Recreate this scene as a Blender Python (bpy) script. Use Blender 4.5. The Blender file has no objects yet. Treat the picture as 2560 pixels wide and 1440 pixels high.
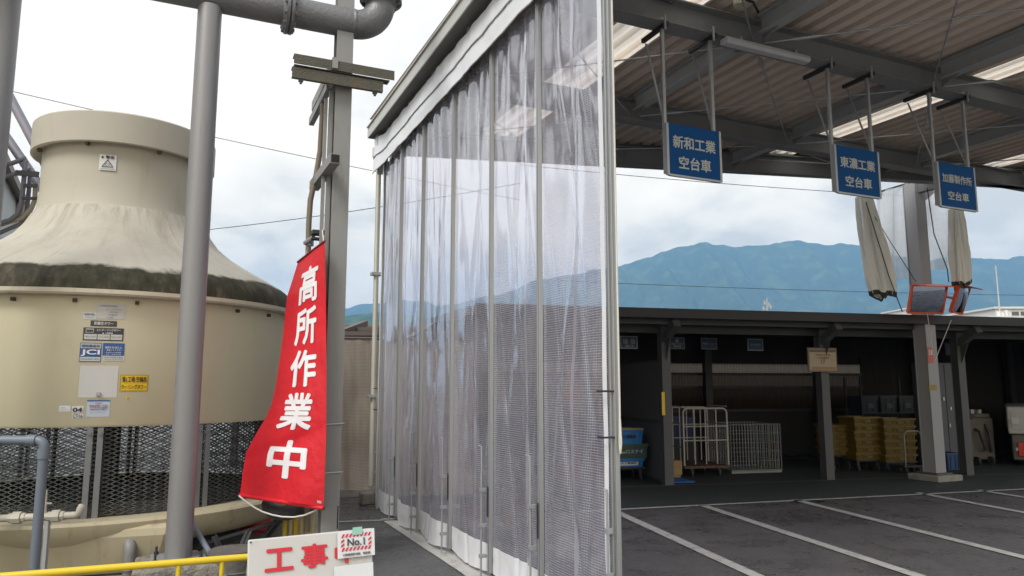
import bpy, bmesh, math, random
from mathutils import Vector, Matrix, noise as mnoise
random.seed(7)
S = bpy.context.scene
COL = S.collection
R = math.radians
# ------------------------------------------------------------------ camera, light, exposure
F, PITCH, EYE = 1830.0, R(7.63), 1.55
cam_d = bpy.data.cameras.new('camera')
cam = bpy.data.objects.new('camera', cam_d); COL.objects.link(cam)
cam.location = (0, 0, EYE); cam.rotation_euler = (R(90) + PITCH, 0, 0)
cam_d.sensor_fit = 'HORIZONTAL'; cam_d.sensor_width = 36.0; cam_d.lens = 36.0 * F / 2560
cam_d.clip_start = 0.05; cam_d.clip_end = 30000
S.camera = cam

SUN_EL, SUN_AZ = R(50), R(212)          # azimuth measured clockwise from +Y
w = bpy.data.worlds.new('World'); S.world = w; w.use_nodes = True
nt = w.node_tree; N = nt.nodes; L = nt.links; N.clear()
def node(tp, **kw):
    n = N.new(tp)
    for k, v in kw.items(): setattr(n, k, v)
    return n
out = node('ShaderNodeOutputWorld'); bg = node('ShaderNodeBackground'); bg.inputs[1].default_value = 0.1
sky = node('ShaderNodeTexSky', sky_type='NISHITA'); sky.sun_disc = False
sky.sun_elevation = SUN_EL; sky.sun_rotation = SUN_AZ
tc = node('ShaderNodeTexCoord'); sep = node('ShaderNodeSeparateXYZ'); L.new(tc.outputs['Generated'], sep.inputs[0])
def math_n(op, a, b=None, c=None):
    m = node('ShaderNodeMath', operation=op)
    for i, q in enumerate((a, b, c)):
        if q is None: continue
        if isinstance(q, (int, float)): m.inputs[i].default_value = q
        else: L.new(q, m.inputs[i])
    return m.outputs[0]
zz = math_n('ADD', math_n('MAXIMUM', sep.outputs[2], 0.0), 0.32)
cmb = node('ShaderNodeCombineXYZ')
L.new(math_n('DIVIDE', sep.outputs[0], zz), cmb.inputs[0]); L.new(math_n('DIVIDE', sep.outputs[1], zz), cmb.inputs[1])
nz = node('ShaderNodeTexNoise'); nz.inputs['Scale'].default_value = 2.6; nz.inputs['Detail'].default_value = 8; nz.inputs['Roughness'].default_value = 0.55; nz.inputs['Distortion'].default_value = 0.25
L.new(cmb.outputs[0], nz.inputs['Vector'])
nz2 = node('ShaderNodeTexNoise'); nz2.inputs['Scale'].default_value = 0.9; nz2.inputs['Detail'].default_value = 3
L.new(cmb.outputs[0], nz2.inputs['Vector'])
mixv = math_n('ADD', math_n('ADD', math_n('MULTIPLY', nz.outputs[0], 1.0), math_n('MULTIPLY', nz2.outputs[0], 0.5)), -0.25)
mixv = math_n('ADD', mixv, math_n('MULTIPLY', math_n('SUBTRACT', sep.outputs[2], 0.22), 0.30))
mixv = math_n('ADD', mixv, math_n('MULTIPLY', sep.outputs[0], -0.13))
ramp = node('ShaderNodeValToRGB'); L.new(mixv, ramp.inputs[0])
low = math_n('POWER', math_n('SUBTRACT', 1.0, math_n('MINIMUM', math_n('MULTIPLY', math_n('ABSOLUTE', sep.outputs[2]), 1.4), 1.0)), 1.5)
cr = ramp.color_ramp; cr.elements[0].position = 0.34; cr.elements[0].color = (4.6, 4.75, 5.0, 1)
cr.elements[1].position = 0.62; cr.elements[1].color = (7.7, 7.73, 7.8, 1)
e = cr.elements.new(0.46); e.color = (6.4, 6.5, 6.7, 1)
e = cr.elements.new(0.53); e.color = (7.05, 7.1, 7.2, 1)
mx = node('ShaderNodeMixRGB'); mx.inputs[0].default_value = 0.97
L.new(sky.outputs[0], mx.inputs[1]); warm = node('ShaderNodeMixRGB', blend_type='MULTIPLY'); warm.inputs[2].default_value = (2.0, 1.68, 1.14, 1)   # low clouds are seen through the blue air
L.new(low, warm.inputs[0]); L.new(ramp.outputs[0], warm.inputs[1]); L.new(warm.outputs[0], mx.inputs[2]); L.new(mx.outputs[0], bg.inputs[0]); L.new(bg.outputs[0], out.inputs[0])

sd = bpy.data.lights.new('sun', 'SUN'); sd.energy = 2.3; sd.angle = R(25); sd.color = (1.0, 0.975, 0.94)
so = bpy.data.objects.new('sun', sd); COL.objects.link(so)
sdir = Vector((math.sin(SUN_AZ) * math.cos(SUN_EL), math.cos(SUN_AZ) * math.cos(SUN_EL), math.sin(SUN_EL)))
so.rotation_euler = sdir.to_track_quat('Z', 'Y').to_euler(); so.location = (0, -10, 30)
S.view_settings.view_transform = 'Standard'; S.view_settings.look = 'None'
S.view_settings.exposure = 0.72; S.view_settings.gamma = 1; S.view_settings.use_curve_mapping = False
S.render.engine = 'CYCLES'
S.cycles.max_bounces = 8; S.cycles.transparent_max_bounces = 24; S.cycles.volume_bounces = 0
S.cycles.use_denoising = True; S.cycles.caustics_reflective = False; S.cycles.caustics_refractive = False

# ------------------------------------------------------------------ photo geometry helpers
cp, sp = math.cos(PITCH), math.sin(PITCH)
def ray(px, py):
    u = (px - 1280) / F; v = (720 - py) / F
    return Vector((u, cp - v * sp, sp + v * cp))
EYEV = Vector((0, 0, EYE))
def g(px, py, z=0.0):                    # point on the level z
    d = ray(px, py); return EYEV + d * ((z - EYE) / d.z)
def at(px, py, Y):                       # point at forward distance Y
    d = ray(px, py); return EYEV + d * (Y / d.y)
A, B = R(24.2), R(13.5)                  # headings of the canopy grid and of the shed grid
FRM = {'W': Matrix.Identity(4), 'A': Matrix.Rotation(A, 4, 'Z'), 'B': Matrix.Rotation(B, 4, 'Z')}
def loc(fr, p): return FRM[fr].inverted() @ Vector(p)
def wor(fr, *p): return FRM[fr] @ Vector(p)
def on_u(fr, px, py, u0):                # ray meets the plane u = u0 of a grid (local coords)
    d = loc(fr, ray(px, py)); return EYEV + d * (u0 / d.y)
def on_v(fr, px, py, v0):
    d = loc(fr, ray(px, py)); return EYEV + d * (v0 / d.x)

# ------------------------------------------------------------------ materials
def M(name, col, rough=0.6, metal=0.0, var=0.12, scale=6.0, stretch=(1, 1, 1), bump=0.0, bscale=60.0, dirt=None, spec=0.5, alpha=None):
    m = bpy.data.materials.new(name); m.use_nodes = True
    t = m.node_tree; n = t.nodes; l = t.links; b = n['Principled BSDF']
    b.inputs['Roughness'].default_value = rough; b.inputs['Metallic'].default_value = metal
    b.inputs['Specular IOR Level'].default_value = spec
    tcn = n.new('ShaderNodeTexCoord'); mp = n.new('ShaderNodeMapping'); mp.inputs['Scale'].default_value = stretch
    l.new(tcn.outputs['Object'], mp.inputs[0])
    a = n.new('ShaderNodeTexNoise'); a.inputs['Scale'].default_value = scale; a.inputs['Detail'].default_value = 6; a.inputs['Roughness'].default_value = 0.6
    l.new(mp.outputs[0], a.inputs['Vector'])
    mixn = n.new('ShaderNodeMixRGB'); l.new(a.outputs[0], mixn.inputs[0])
    mixn.inputs[1].default_value = (*[c * (1 - var) for c in col], 1); mixn.inputs[2].default_value = (*[min(1, c * (1 + var)) for c in col], 1)
    last = mixn.outputs[0]
    if dirt:                              # (colour, scale, stretch, threshold, strength)
        dc, dsc, dst, th, ds = dirt
        mp2 = n.new('ShaderNodeMapping'); mp2.inputs['Scale'].default_value = dst; l.new(tcn.outputs['Object'], mp2.inputs[0])
        d = n.new('ShaderNodeTexNoise'); d.inputs['Scale'].default_value = dsc; d.inputs['Detail'].default_value = 8; d.inputs['Roughness'].default_value = 0.68
        l.new(mp2.outputs[0], d.inputs['Vector'])
        r = n.new('ShaderNodeMapRange'); r.inputs[1].default_value = th; r.inputs[2].default_value = th + 0.18; r.inputs[4].default_value = ds
        l.new(d.outputs[0], r.inputs[0])
        mm = n.new('ShaderNodeMixRGB'); l.new(r.outputs[0], mm.inputs[0]); l.new(last, mm.inputs[1]); mm.inputs[2].default_value = (*dc, 1); last = mm.outputs[0]
    l.new(last, b.inputs['Base Color'])
    if bump:
        bn = n.new('ShaderNodeTexNoise'); bn.inputs['Scale'].default_value = bscale; bn.inputs['Detail'].default_value = 5; l.new(tcn.outputs['Object'], bn.inputs['Vector'])
        bb = n.new('ShaderNodeBump'); bb.inputs['Strength'].default_value = bump; bb.inputs['Distance'].default_value = 0.02
        l.new(bn.outputs[0], bb.inputs['Height']); l.new(bb.outputs[0], b.inputs['Normal'])
        rr = n.new('ShaderNodeMapRange'); rr.inputs[3].default_value = max(0, rough - 0.12); rr.inputs[4].default_value = min(1, rough + 0.12)
        l.new(a.outputs[0], rr.inputs[0]); l.new(rr.outputs[0], b.inputs['Roughness'])
    return m

def asphalt_mat(name, col):
    """grit, worn patches, oil drips and hairline cracks"""
    m = M(name, col, 0.85, var=0.25, scale=0.55, dirt=([c * 1.5 for c in col], 1.7, (1, 1, 1), 0.54, 0.35))
    t = m.node_tree; n = t.nodes; l = t.links; b = n['Principled BSDF']; last = b.inputs['Base Color'].links[0].from_socket
    tcn = n.new('ShaderNodeTexCoord')
    def layer(fac, colr, mode='MIX'):
        nonlocal last
        q = n.new('ShaderNodeMixRGB'); q.blend_type = mode; l.new(fac, q.inputs[0]); l.new(last, q.inputs[1]); q.inputs[2].default_value = (*colr, 1); last = q.outputs[0]
    def noise_n(sc, det=4, rough=.6):
        q = n.new('ShaderNodeTexNoise'); q.inputs['Scale'].default_value = sc; q.inputs['Detail'].default_value = det; q.inputs['Roughness'].default_value = rough; l.new(tcn.outputs['Object'], q.inputs['Vector']); return q
    def rng(x, a, b_, o):
        q = n.new('ShaderNodeMapRange'); q.inputs[1].default_value = a; q.inputs[2].default_value = b_; q.inputs[4].default_value = o; l.new(x, q.inputs[0]); return q.outputs[0]
    grit = noise_n(75, 3, .8)
    layer(rng(grit.outputs[0], .52, .70, .75), [min(1, c * 2.6) for c in col]); layer(rng(grit.outputs[0], .46, .30, .6), [c * .35 for c in col])
    vo = n.new('ShaderNodeTexVoronoi'); vo.feature = 'DISTANCE_TO_EDGE'; vo.inputs['Scale'].default_value = .22
    w1 = noise_n(1.3, 6, .7); ad = n.new('ShaderNodeMixRGB'); ad.inputs[0].default_value = .16; l.new(tcn.outputs['Object'], ad.inputs[1]); l.new(w1.outputs['Color'], ad.inputs[2]); l.new(ad.outputs[0], vo.inputs['Vector'])
    cmask = n.new('ShaderNodeMath'); cmask.operation = 'MULTIPLY'; l.new(rng(vo.outputs['Distance'], .0022, .0008, .8), cmask.inputs[0]); l.new(rng(noise_n(.35).outputs[0], .50, .60, 1), cmask.inputs[1]); layer(cmask.outputs[0], [c * .3 for c in col])
    v2 = n.new('ShaderNodeTexVoronoi'); v2.inputs['Scale'].default_value = .55; v2.inputs['Randomness'].default_value = 1; l.new(ad.outputs[0], v2.inputs['Vector'])
    layer(rng(v2.outputs['Distance'], .10, .02, .15), [c * .5 for c in col])
    st = n.new('ShaderNodeMapping'); st.inputs['Rotation'].default_value = (0, 0, R(-14)); st.inputs['Scale'].default_value = (2.6, .16, 1); l.new(tcn.outputs['Object'], st.inputs[0])
    tn = n.new('ShaderNodeTexNoise'); tn.inputs['Scale'].default_value = 1.1; tn.inputs['Detail'].default_value = 4; l.new(st.outputs[0], tn.inputs['Vector']); layer(rng(tn.outputs[0], .52, .72, .22), [c * 1.55 for c in col]); layer(rng(tn.outputs[0], .44, .28, .22), [c * .55 for c in col])
    l.new(last, b.inputs['Base Color'])
    bb = n.new('ShaderNodeBump'); bb.inputs['Strength'].default_value = .6; bb.inputs['Distance'].default_value = .012; l.new(noise_n(110, 4, .8).outputs[0], bb.inputs['Height']); l.new(bb.outputs[0], b.inputs['Normal'])
    l.new(rng(w1.outputs[0], .35, .65, .9), b.inputs['Roughness']); return m
asphalt = asphalt_mat('asphalt', (0.068, 0.067, 0.067))
asphalt2 = asphalt_mat('canopy asphalt', (0.071, 0.064, 0.065))
greenfloor = M('green painted floor', (0.028, 0.034, 0.032), 0.7, var=0.2, scale=1.5, bump=0.3, bscale=100)
concrete = M('concrete', (0.30, 0.285, 0.26), 0.9, var=0.25, scale=2.0, bump=0.6, bscale=70, dirt=((0.10, 0.095, 0.08), 3.0, (1, 1, 1), 0.52, 0.7))
oldconc = M('old concrete block', (0.22, 0.20, 0.17), 0.95, var=0.4, scale=14, bump=0.9, bscale=45, dirt=((0.05, 0.05, 0.04), 9.0, (1, 1, 1), 0.5, 0.8))
linepaint = M('white line paint', (0.40, 0.39, 0.365), 0.7, var=0.15, scale=5, dirt=((0.13, 0.12, 0.115), 9.0, (1, 1, 1), 0.52, 0.8), bump=0.3, bscale=140)
frp = M('cream fibreglass', (0.575, 0.53, 0.375), 0.45, var=0.05, scale=1.2, dirt=((0.37, 0.33, 0.24), 1.6, (1.5, 1.5, 0.6), 0.56, 0.35), spec=0.4)
frpcap = M('cap fibreglass', (0.42, 0.39, 0.32), 0.6, var=0.09, scale=2.0, dirt=((0.33, 0.30, 0.22), 3.0, (2, 2, 0.5), 0.54, 0.5), spec=0.3)
basinm = M('basin fibreglass', (0.42, 0.37, 0.25), 0.5, var=0.1, scale=2.0, dirt=((0.20, 0.16, 0.10), 4.0, (1.5, 1.5, 0.5), 0.56, 0.75), spec=0.4)
galv = M('galvanised steel', (0.36, 0.375, 0.385), 0.45, 0.55, var=0.12, scale=9, dirt=((0.22, 0.22, 0.21), 6.0, (1, 1, 0.3), 0.6, 0.5))
alu = M('aluminium profile', (0.36, 0.37, 0.375), 0.40, 0.7, var=0.06, scale=5, stretch=(1, 1, .2))
polep = M('silver painted steel', (0.225, 0.222, 0.225), 0.42, 0.35, var=0.10, scale=3, stretch=(1, 1, .3), dirt=((0.13, 0.115, 0.10), 6.0, (1.4, 1.4, .16), 0.57, 0.55), bump=0.16, bscale=90)
pipep = M('grey pipe paint', (0.15, 0.152, 0.155), 0.42, 0.3, var=0.25, scale=3, dirt=((0.085, 0.06, 0.04), 5.0, (1, 1, 1), 0.58, 0.65), bump=0.35, bscale=40)
hpost = M('weathered grey steel', (0.235, 0.235, 0.225), 0.6, 0.15, var=0.15, scale=4, stretch=(1, 1, .3), dirt=((0.13, 0.10, 0.05), 6.0, (1.2, 1.2, .25), 0.58, 0.6))
rusty = M('mossy rusty steel', (0.085, 0.08, 0.06), 0.8, 0.1, var=0.35, scale=9, dirt=((0.17, 0.085, 0.03), 6.0, (1, 1, 1), 0.56, 0.8), bump=0.5, bscale=60)
darksteel = M('dark steel', (0.035, 0.036, 0.038), 0.55, 0.3, var=0.25, scale=8)
blackrub = M('black rubber', (0.035, 0.035, 0.036), 0.55, var=0.2, scale=10, bump=0.3, bscale=50)
beamp = M('grey beam paint', (0.20, 0.205, 0.207), 0.6, 0.1, var=0.12, scale=3, dirt=((0.07, 0.068, 0.06), 4.0, (1, 1, 1), 0.58, 0.5))
rafterp = M('light grey rafter paint', (0.38, 0.40, 0.41), 0.5, 0.2, var=0.1, scale=3)
deckm = M('beige roof deck', (0.74, 0.635, 0.55), 0.65, 0.0, var=0.08, scale=1.5, dirt=((0.55, 0.46, 0.38), 3.0, (3, .5, 1), 0.58, 0.5))
whitepvc = M('white tarpaulin', (0.62, 0.63, 0.655), 0.42, var=0.05, scale=3, dirt=((0.50, 0.51, 0.53), 4.0, (1, 1, .4), 0.60, 0.5), bump=0.15, bscale=12)
redcloth = M('red banner cloth', (0.56, 0.009, 0.02), 0.5, var=0.10, scale=5, bump=0.35, bscale=14)
whiteink = M('white lettering', (0.74, 0.72, 0.74), 0.5, var=0.04)
redink = M('red lettering', (0.55, 0.02, 0.035), 0.5, var=0.1, scale=12)
blackink = M('black lettering', (0.02, 0.02, 0.022), 0.5, var=0.1)
greyink = M('faded grey lettering', (0.22, 0.22, 0.24), 0.6)
blueink = M('blue print', (0.02, 0.09, 0.28), 0.5, var=0.1)
bluesign = M('blue sign face', (0.003, 0.06, 0.20), 0.6, var=0.08, scale=3, spec=0.15)
navysign = M('navy sign face', (0.035, 0.06, 0.12), 0.5, var=0.1, scale=5)
yellowp = M('yellow paint', (0.58, 0.42, 0.012), 0.4, var=0.08, scale=7, dirt=((0.20, 0.13, 0.03), 22.0, (1, 1, 1), 0.66, 0.9))
yellowst = M('yellow sticker', (0.72, 0.47, 0.01), 0.4, var=0.04)
board = M('dirty white board', (0.50, 0.485, 0.46), 0.5, var=0.06, scale=3, dirt=((0.30, 0.25, 0.19), 5.0, (1, 1, 1), 0.56, 0.6))
paper = M('white paper', (0.60, 0.61, 0.62), 0.5, var=0.04)
palelabel = M('pale faded sticker', (0.50, 0.49, 0.46), 0.45, var=0.05)
greytape = M('green masking tape', (0.25, 0.48, 0.38), 0.6)
pvcblue = M('blue grey pvc pipe', (0.12, 0.14, 0.17), 0.45, var=0.12, scale=8, dirt=((0.22, 0.21, 0.19), 12.0, (1, 1, .4), 0.62, 0.5))
pvcwhite = M('stained white pvc pipe', (0.42, 0.39, 0.32), 0.55, var=0.2, scale=12, dirt=((0.16, 0.12, 0.07), 9.0, (1, 1, 1), 0.54, 0.8))
conduitp = M('purple grey conduit', (0.20, 0.19, 0.22), 0.5, 0.1, var=0.12, scale=6)
beigepipe = M('beige conduit', (0.40, 0.36, 0.26), 0.5, var=0.12, scale=6)
brownpipe = M('brown conduit', (0.19, 0.155, 0.11), 0.5, 0.1, var=0.2, scale=6, stretch=(1, 1, .3))
rope_m = M('white rope', (0.55, 0.53, 0.48), 0.9, var=0.15, scale=60)
wire_m = M('black cable', (0.03, 0.03, 0.03), 0.7)
drumm = M('weathered drum', (0.105, 0.10, 0.09), 0.8, var=0.3, scale=6, dirt=((0.05, 0.035, 0.02), 5.0, (1, 1, .4), 0.52, 0.7), bump=0.3, bscale=30)
conem = M('red plastic', (0.50, 0.02, 0.02), 0.45, var=0.1)
brownroof = M('brown roofing', (0.20, 0.14, 0.11), 0.75, var=0.15, scale=1.2)
brownrail = M('brown steel rail', (0.10, 0.075, 0.065), 0.6, var=0.2, scale=4)
wallpale = M('pale factory wall', (0.50, 0.52, 0.50), 0.7, var=0.06, scale=1.0)
eavebrown = M('brown eave', (0.30, 0.255, 0.22), 0.7, var=0.25, scale=3, dirt=((0.05, 0.04, 0.035), 3.0, (1, 1, 1), 0.55, 0.8))
shedsteel = M('shed grey paint', (0.085, 0.087, 0.092), 0.6, 0.1, var=0.12, scale=3)
shedpanel = M('grey sheet panel', (0.13, 0.14, 0.15), 0.55, 0.1, var=0.10, scale=2)
shedroof = M('dark shed roof', (0.016, 0.017, 0.019), 0.6, 0.1, var=0.15, scale=3)
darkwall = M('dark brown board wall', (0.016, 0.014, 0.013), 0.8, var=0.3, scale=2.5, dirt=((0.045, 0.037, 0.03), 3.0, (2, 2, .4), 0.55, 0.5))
cratebl = M('blue crate plastic', (0.02, 0.17, 0.48), 0.45, var=0.08, scale=8)
crategr = M('grey green crate plastic', (0.05, 0.085, 0.085), 0.5, var=0.1, scale=8)
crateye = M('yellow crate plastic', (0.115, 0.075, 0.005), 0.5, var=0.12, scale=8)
darkblue = M('dark blue container', (0.02, 0.032, 0.05), 0.5, var=0.2, scale=4)
cardbd = M('cardboard', (0.34, 0.22, 0.10), 0.85, var=0.12, scale=6)
cagewhite = M('white cage tube', (0.42, 0.40, 0.37), 0.5, 0.1, var=0.1, scale=9, dirt=((0.12, 0.07, 0.04), 14.0, (1, 1, 1), 0.62, 0.9))
cagegalv = M('galvanised cage wire', (0.25, 0.265, 0.265), 0.4, 0.5, var=0.1, scale=9)
truckw = M('white truck paint', (0.40, 0.41, 0.405), 0.35, var=0.05, scale=3)
beigemach = M('beige machine paint', (0.11, 0.10, 0.082), 0.55, var=0.15, scale=4)
lampred = M('red lamp lens', (0.55, 0.03, 0.01), 0.2)
orangem = M('orange mirror frame', (0.75, 0.09, 0.02), 0.4, var=0.06)
mirrorm = M('mirror face', (0.30, 0.34, 0.42), 0.03, 1.0, var=0.02)
lampwhite = M('white luminaire', (0.38, 0.39, 0.39), 0.45, var=0.05)
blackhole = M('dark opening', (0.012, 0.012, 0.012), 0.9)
wetdark = M('dark wet basin floor', (0.03, 0.03, 0.022), 0.7, var=0.3, scale=3)
forest = M('forest', (0.032, 0.066, 0.030), 0.95, var=0.7, scale=0.03, dirt=((0.11, 0.16, 0.06), 0.012, (1, 1, 1), 0.5, 0.85), spec=0.0, bump=1.0, bscale=.05)
whitebld = M('white cladding', (0.62, 0.62, 0.60), 0.7, var=0.06, scale=.5)

def film_mat(name, tint, body, thread, cell, lines, tw, gloss=0.16):
    """clear sheet with a woven grid (UV in metres)"""
    m = bpy.data.materials.new(name); m.use_nodes = True; t = m.node_tree; n = t.nodes; l = t.links
    n.remove(n['Principled BSDF']); o = n['Material Output']
    def mn(op, a, b=None):
        q = n.new('ShaderNodeMath'); q.operation = op
        for i, v in enumerate((a, b)):
            if v is None: continue
            if isinstance(v, (int, float)): q.inputs[i].default_value = v
            else: l.new(v, q.inputs[i])
        return q.outputs[0]
    uv = n.new('ShaderNodeUVMap'); sx = n.new('ShaderNodeSeparateXYZ'); l.new(uv.outputs[0], sx.inputs[0])
    a = mn('LESS_THAN', mn('FRACT', mn('DIVIDE', sx.outputs[0], cell)), tw * 0.75)
    b = mn('LESS_THAN', mn('FRACT', mn('DIVIDE', sx.outputs[1], cell)), tw)
    mask = mn('MULTIPLY', mn('MAXIMUM', a, b), lines)
    tr = n.new('ShaderNodeBsdfTransparent'); tr.inputs[0].default_value = (*tint, 1)
    df = n.new('ShaderNodeBsdfDiffuse'); df.inputs[0].default_value = (*thread, 1)
    tl = n.new('ShaderNodeBsdfTranslucent'); tl.inputs[0].default_value = (*thread, 1)
    wh = n.new('ShaderNodeMixShader'); wh.inputs[0].default_value = 0.5; l.new(df.outputs[0], wh.inputs[1]); l.new(tl.outputs[0], wh.inputs[2])
    nzs = n.new('ShaderNodeTexNoise'); nzs.inputs['Scale'].default_value = 1.3; nzs.inputs['Detail'].default_value = 4; l.new(uv.outputs[0], nzs.inputs['Vector'])
    bodyf = mn('MULTIPLY', nzs.outputs[0], body * 2)
    s1 = n.new('ShaderNodeMixShader'); l.new(bodyf, s1.inputs[0]); l.new(tr.outputs[0], s1.inputs[1]); l.new(wh.outputs[0], s1.inputs[2])
    s2 = n.new('ShaderNodeMixShader'); l.new(mask, s2.inputs[0]); l.new(s1.outputs[0], s2.inputs[1]); l.new(wh.outputs[0], s2.inputs[2])
    lw = n.new('ShaderNodeLayerWeight'); lw.inputs[0].default_value = 0.5
    fr = mn('ADD', mn('MULTIPLY', mn('POWER', lw.outputs['Facing'], 3.0), 0.80 if gloss > 0.07 else 0.4), gloss * 0.7)
    gl = n.new('ShaderNodeBsdfGlossy'); gl.inputs['Roughness'].default_value = 0.11; gl.inputs[0].default_value = (0.95, 0.96, 1, 1)
    s3 = n.new('ShaderNodeMixShader'); l.new(fr, s3.inputs[0]); l.new(s2.outputs[0], s3.inputs[1]); l.new(gl.outputs[0], s3.inputs[2])
    l.new(s3.outputs[0], o.inputs['Surface']); return m
film = film_mat('clear grid film', (0.875, 0.87, 0.94), 0.24, (0.80, 0.79, 0.92), 0.0165, 0.46, 0.22)
meshscreen = film_mat('brown mesh film', (0.72, 0.63, 0.54), 0.42, (0.62, 0.52, 0.43), 0.02, 0.55, 0.3, 0.04)
seamfilm = film_mat('seam film', (0.84, 0.84, 0.88), 0.40, (0.80, 0.80, 0.87), 0.0165, 0.3, 0.2)
oldsheet = film_mat('old cloudy sheet', (0.86, 0.87, 0.88), 0.62, (0.88, 0.88, 0.87), 0.02, 0.2, 0.2, 0.06)
def trans_mat(name, col, fac):
    m = bpy.data.materials.new(name); m.use_nodes = True; t = m.node_tree; n = t.nodes; l = t.links
    n.remove(n['Principled BSDF']); o = n['Material Output']
    nz = n.new('ShaderNodeTexNoise'); nz.inputs['Scale'].default_value = 1.4; nz.inputs['Detail'].default_value = 5
    tcn = n.new('ShaderNodeTexCoord'); l.new(tcn.outputs['Object'], nz.inputs['Vector'])
    mi = n.new('ShaderNodeMixRGB'); l.new(nz.outputs[0], mi.inputs[0]); mi.inputs[1].default_value = (*[c * .82 for c in col], 1); mi.inputs[2].default_value = (*col, 1)
    df = n.new('ShaderNodeBsdfDiffuse'); tl = n.new('ShaderNodeBsdfTranslucent')
    l.new(mi.outputs[0], df.inputs[0]); l.new(mi.outputs[0], tl.inputs[0])
    s = n.new('ShaderNodeMixShader'); s.inputs[0].default_value = fac; l.new(df.outputs[0], s.inputs[1]); l.new(tl.outputs[0], s.inputs[2])
    l.new(s.outputs[0], o.inputs['Surface']); return m
skylightm = trans_mat('translucent skylight sheet', (1.0, 0.96, 0.89), 0.93)
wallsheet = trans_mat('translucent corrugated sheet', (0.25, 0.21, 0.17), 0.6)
bundlem = trans_mat('dirty bundled sheet', (0.95, 0.945, 0.90), 0.22)

# cone of the tower: cream with a grown band of algae low on the skirt
def cone_mat():
    m = M('stained cone fibreglass', (0.44, 0.41, 0.345), 0.75, var=0.10, scale=2.0, stretch=(1, 1, .5), dirt=((0.30, 0.27, 0.21), 1.4, (1, 1, 1), 0.48, 0.5), spec=0.25, bump=0.2, bscale=30)
    t = m.node_tree; n = t.nodes; l = t.links; b = n['Principled BSDF']
    last = b.inputs['Base Color'].links[0].from_socket
    tcn = n.new('ShaderNodeTexCoord'); sx = n.new('ShaderNodeSeparateXYZ'); l.new(tcn.outputs['Object'], sx.inputs[0])
    at2 = n.new('ShaderNodeMath'); at2.operation = 'ARCTAN2'; l.new(sx.outputs[1], at2.inputs[0]); l.new(sx.outputs[0], at2.inputs[1])
    def streak(ka, kz, sc, a, b_, o, colr, zr=None):     # rain streaks running down the cone
        nonlocal last
        m1 = n.new('ShaderNodeMath'); m1.operation = 'MULTIPLY'; l.new(at2.outputs[0], m1.inputs[0]); m1.inputs[1].default_value = ka
        m2 = n.new('ShaderNodeMath'); m2.operation = 'MULTIPLY'; l.new(sx.outputs[2], m2.inputs[0]); m2.inputs[1].default_value = kz
        cb2 = n.new('ShaderNodeCombineXYZ'); l.new(m1.outputs[0], cb2.inputs[0]); l.new(m2.outputs[0], cb2.inputs[1])
        tn = n.new('ShaderNodeTexNoise'); tn.inputs['Scale'].default_value = sc; tn.inputs['Detail'].default_value = 7; tn.inputs['Roughness'].default_value = .65; tn.inputs['Distortion'].default_value = .4; l.new(cb2.outputs[0], tn.inputs['Vector'])
        mr = n.new('ShaderNodeMapRange'); mr.inputs[1].default_value = a; mr.inputs[2].default_value = b_; mr.inputs[4].default_value = o; l.new(tn.outputs[0], mr.inputs[0]); f = mr.outputs[0]
        if zr:
            z2 = n.new('ShaderNodeMapRange'); z2.inputs[1].default_value = zr[0]; z2.inputs[2].default_value = zr[1]; l.new(sx.outputs[2], z2.inputs[0])
            mu = n.new('ShaderNodeMath'); mu.operation = 'MULTIPLY'; l.new(f, mu.inputs[0]); l.new(z2.outputs[0], mu.inputs[1]); f = mu.outputs[0]
        q = n.new('ShaderNodeMixRGB'); l.new(f, q.inputs[0]); l.new(last, q.inputs[1]); q.inputs[2].default_value = (*colr, 1); last = q.outputs[0]
    streak(5, .8, 1.3, .50, .72, .45, (.22, .195, .15)); streak(12, 1.6, 1.2, .58, .74, .5, (.12, .10, .07)); streak(9, 2.2, 1.6, .50, .68, .55, (.13, .11, .07), (3.10, 3.38))
    nz = n.new('ShaderNodeTexNoise'); nz.inputs['Scale'].default_value = 1.6; nz.inputs['Detail'].default_value = 9; nz.inputs['Roughness'].default_value = .6; l.new(tcn.outputs['Object'], nz.inputs['Vector'])
    ma = n.new('ShaderNodeMath'); ma.operation = 'MULTIPLY_ADD'; l.new(nz.outputs[0], ma.inputs[0]); ma.inputs[1].default_value = 0.34; l.new(sx.outputs[2], ma.inputs[2])
    r = n.new('ShaderNodeMapRange'); r.inputs[1].default_value = 2.80; r.inputs[2].default_value = 2.76; l.new(ma.outputs[0], r.inputs[0])
    mp = n.new('ShaderNodeMapping'); mp.inputs['Scale'].default_value = (4.5, 4.5, 1.3); l.new(tcn.outputs['Object'], mp.inputs[0])
    st = n.new('ShaderNodeTexNoise'); st.inputs['Scale'].default_value = 2.2; st.inputs['Detail'].default_value = 8; st.inputs['Roughness'].default_value = .68; l.new(mp.outputs[0], st.inputs['Vector'])
    cr = n.new('ShaderNodeValToRGB'); l.new(st.outputs[0], cr.inputs[0])
    cr.color_ramp.elements[0].position = .36; cr.color_ramp.elements[0].color = (0.022, 0.022, 0.012, 1)
    cr.color_ramp.elements[1].position = .72; cr.color_ramp.elements[1].color = (0.115, 0.095, 0.062, 1)
    q = cr.color_ramp.elements.new(.54); q.color = (0.048, 0.043, 0.027, 1)
    mm = n.new('ShaderNodeMixRGB'); l.new(r.outputs[0], mm.inputs[0]); l.new(last, mm.inputs[1]); l.new(cr.outputs[0], mm.inputs[2])
    l.new(mm.outputs[0], b.inputs['Base Color']); return m
conem_frp = cone_mat()

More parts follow.
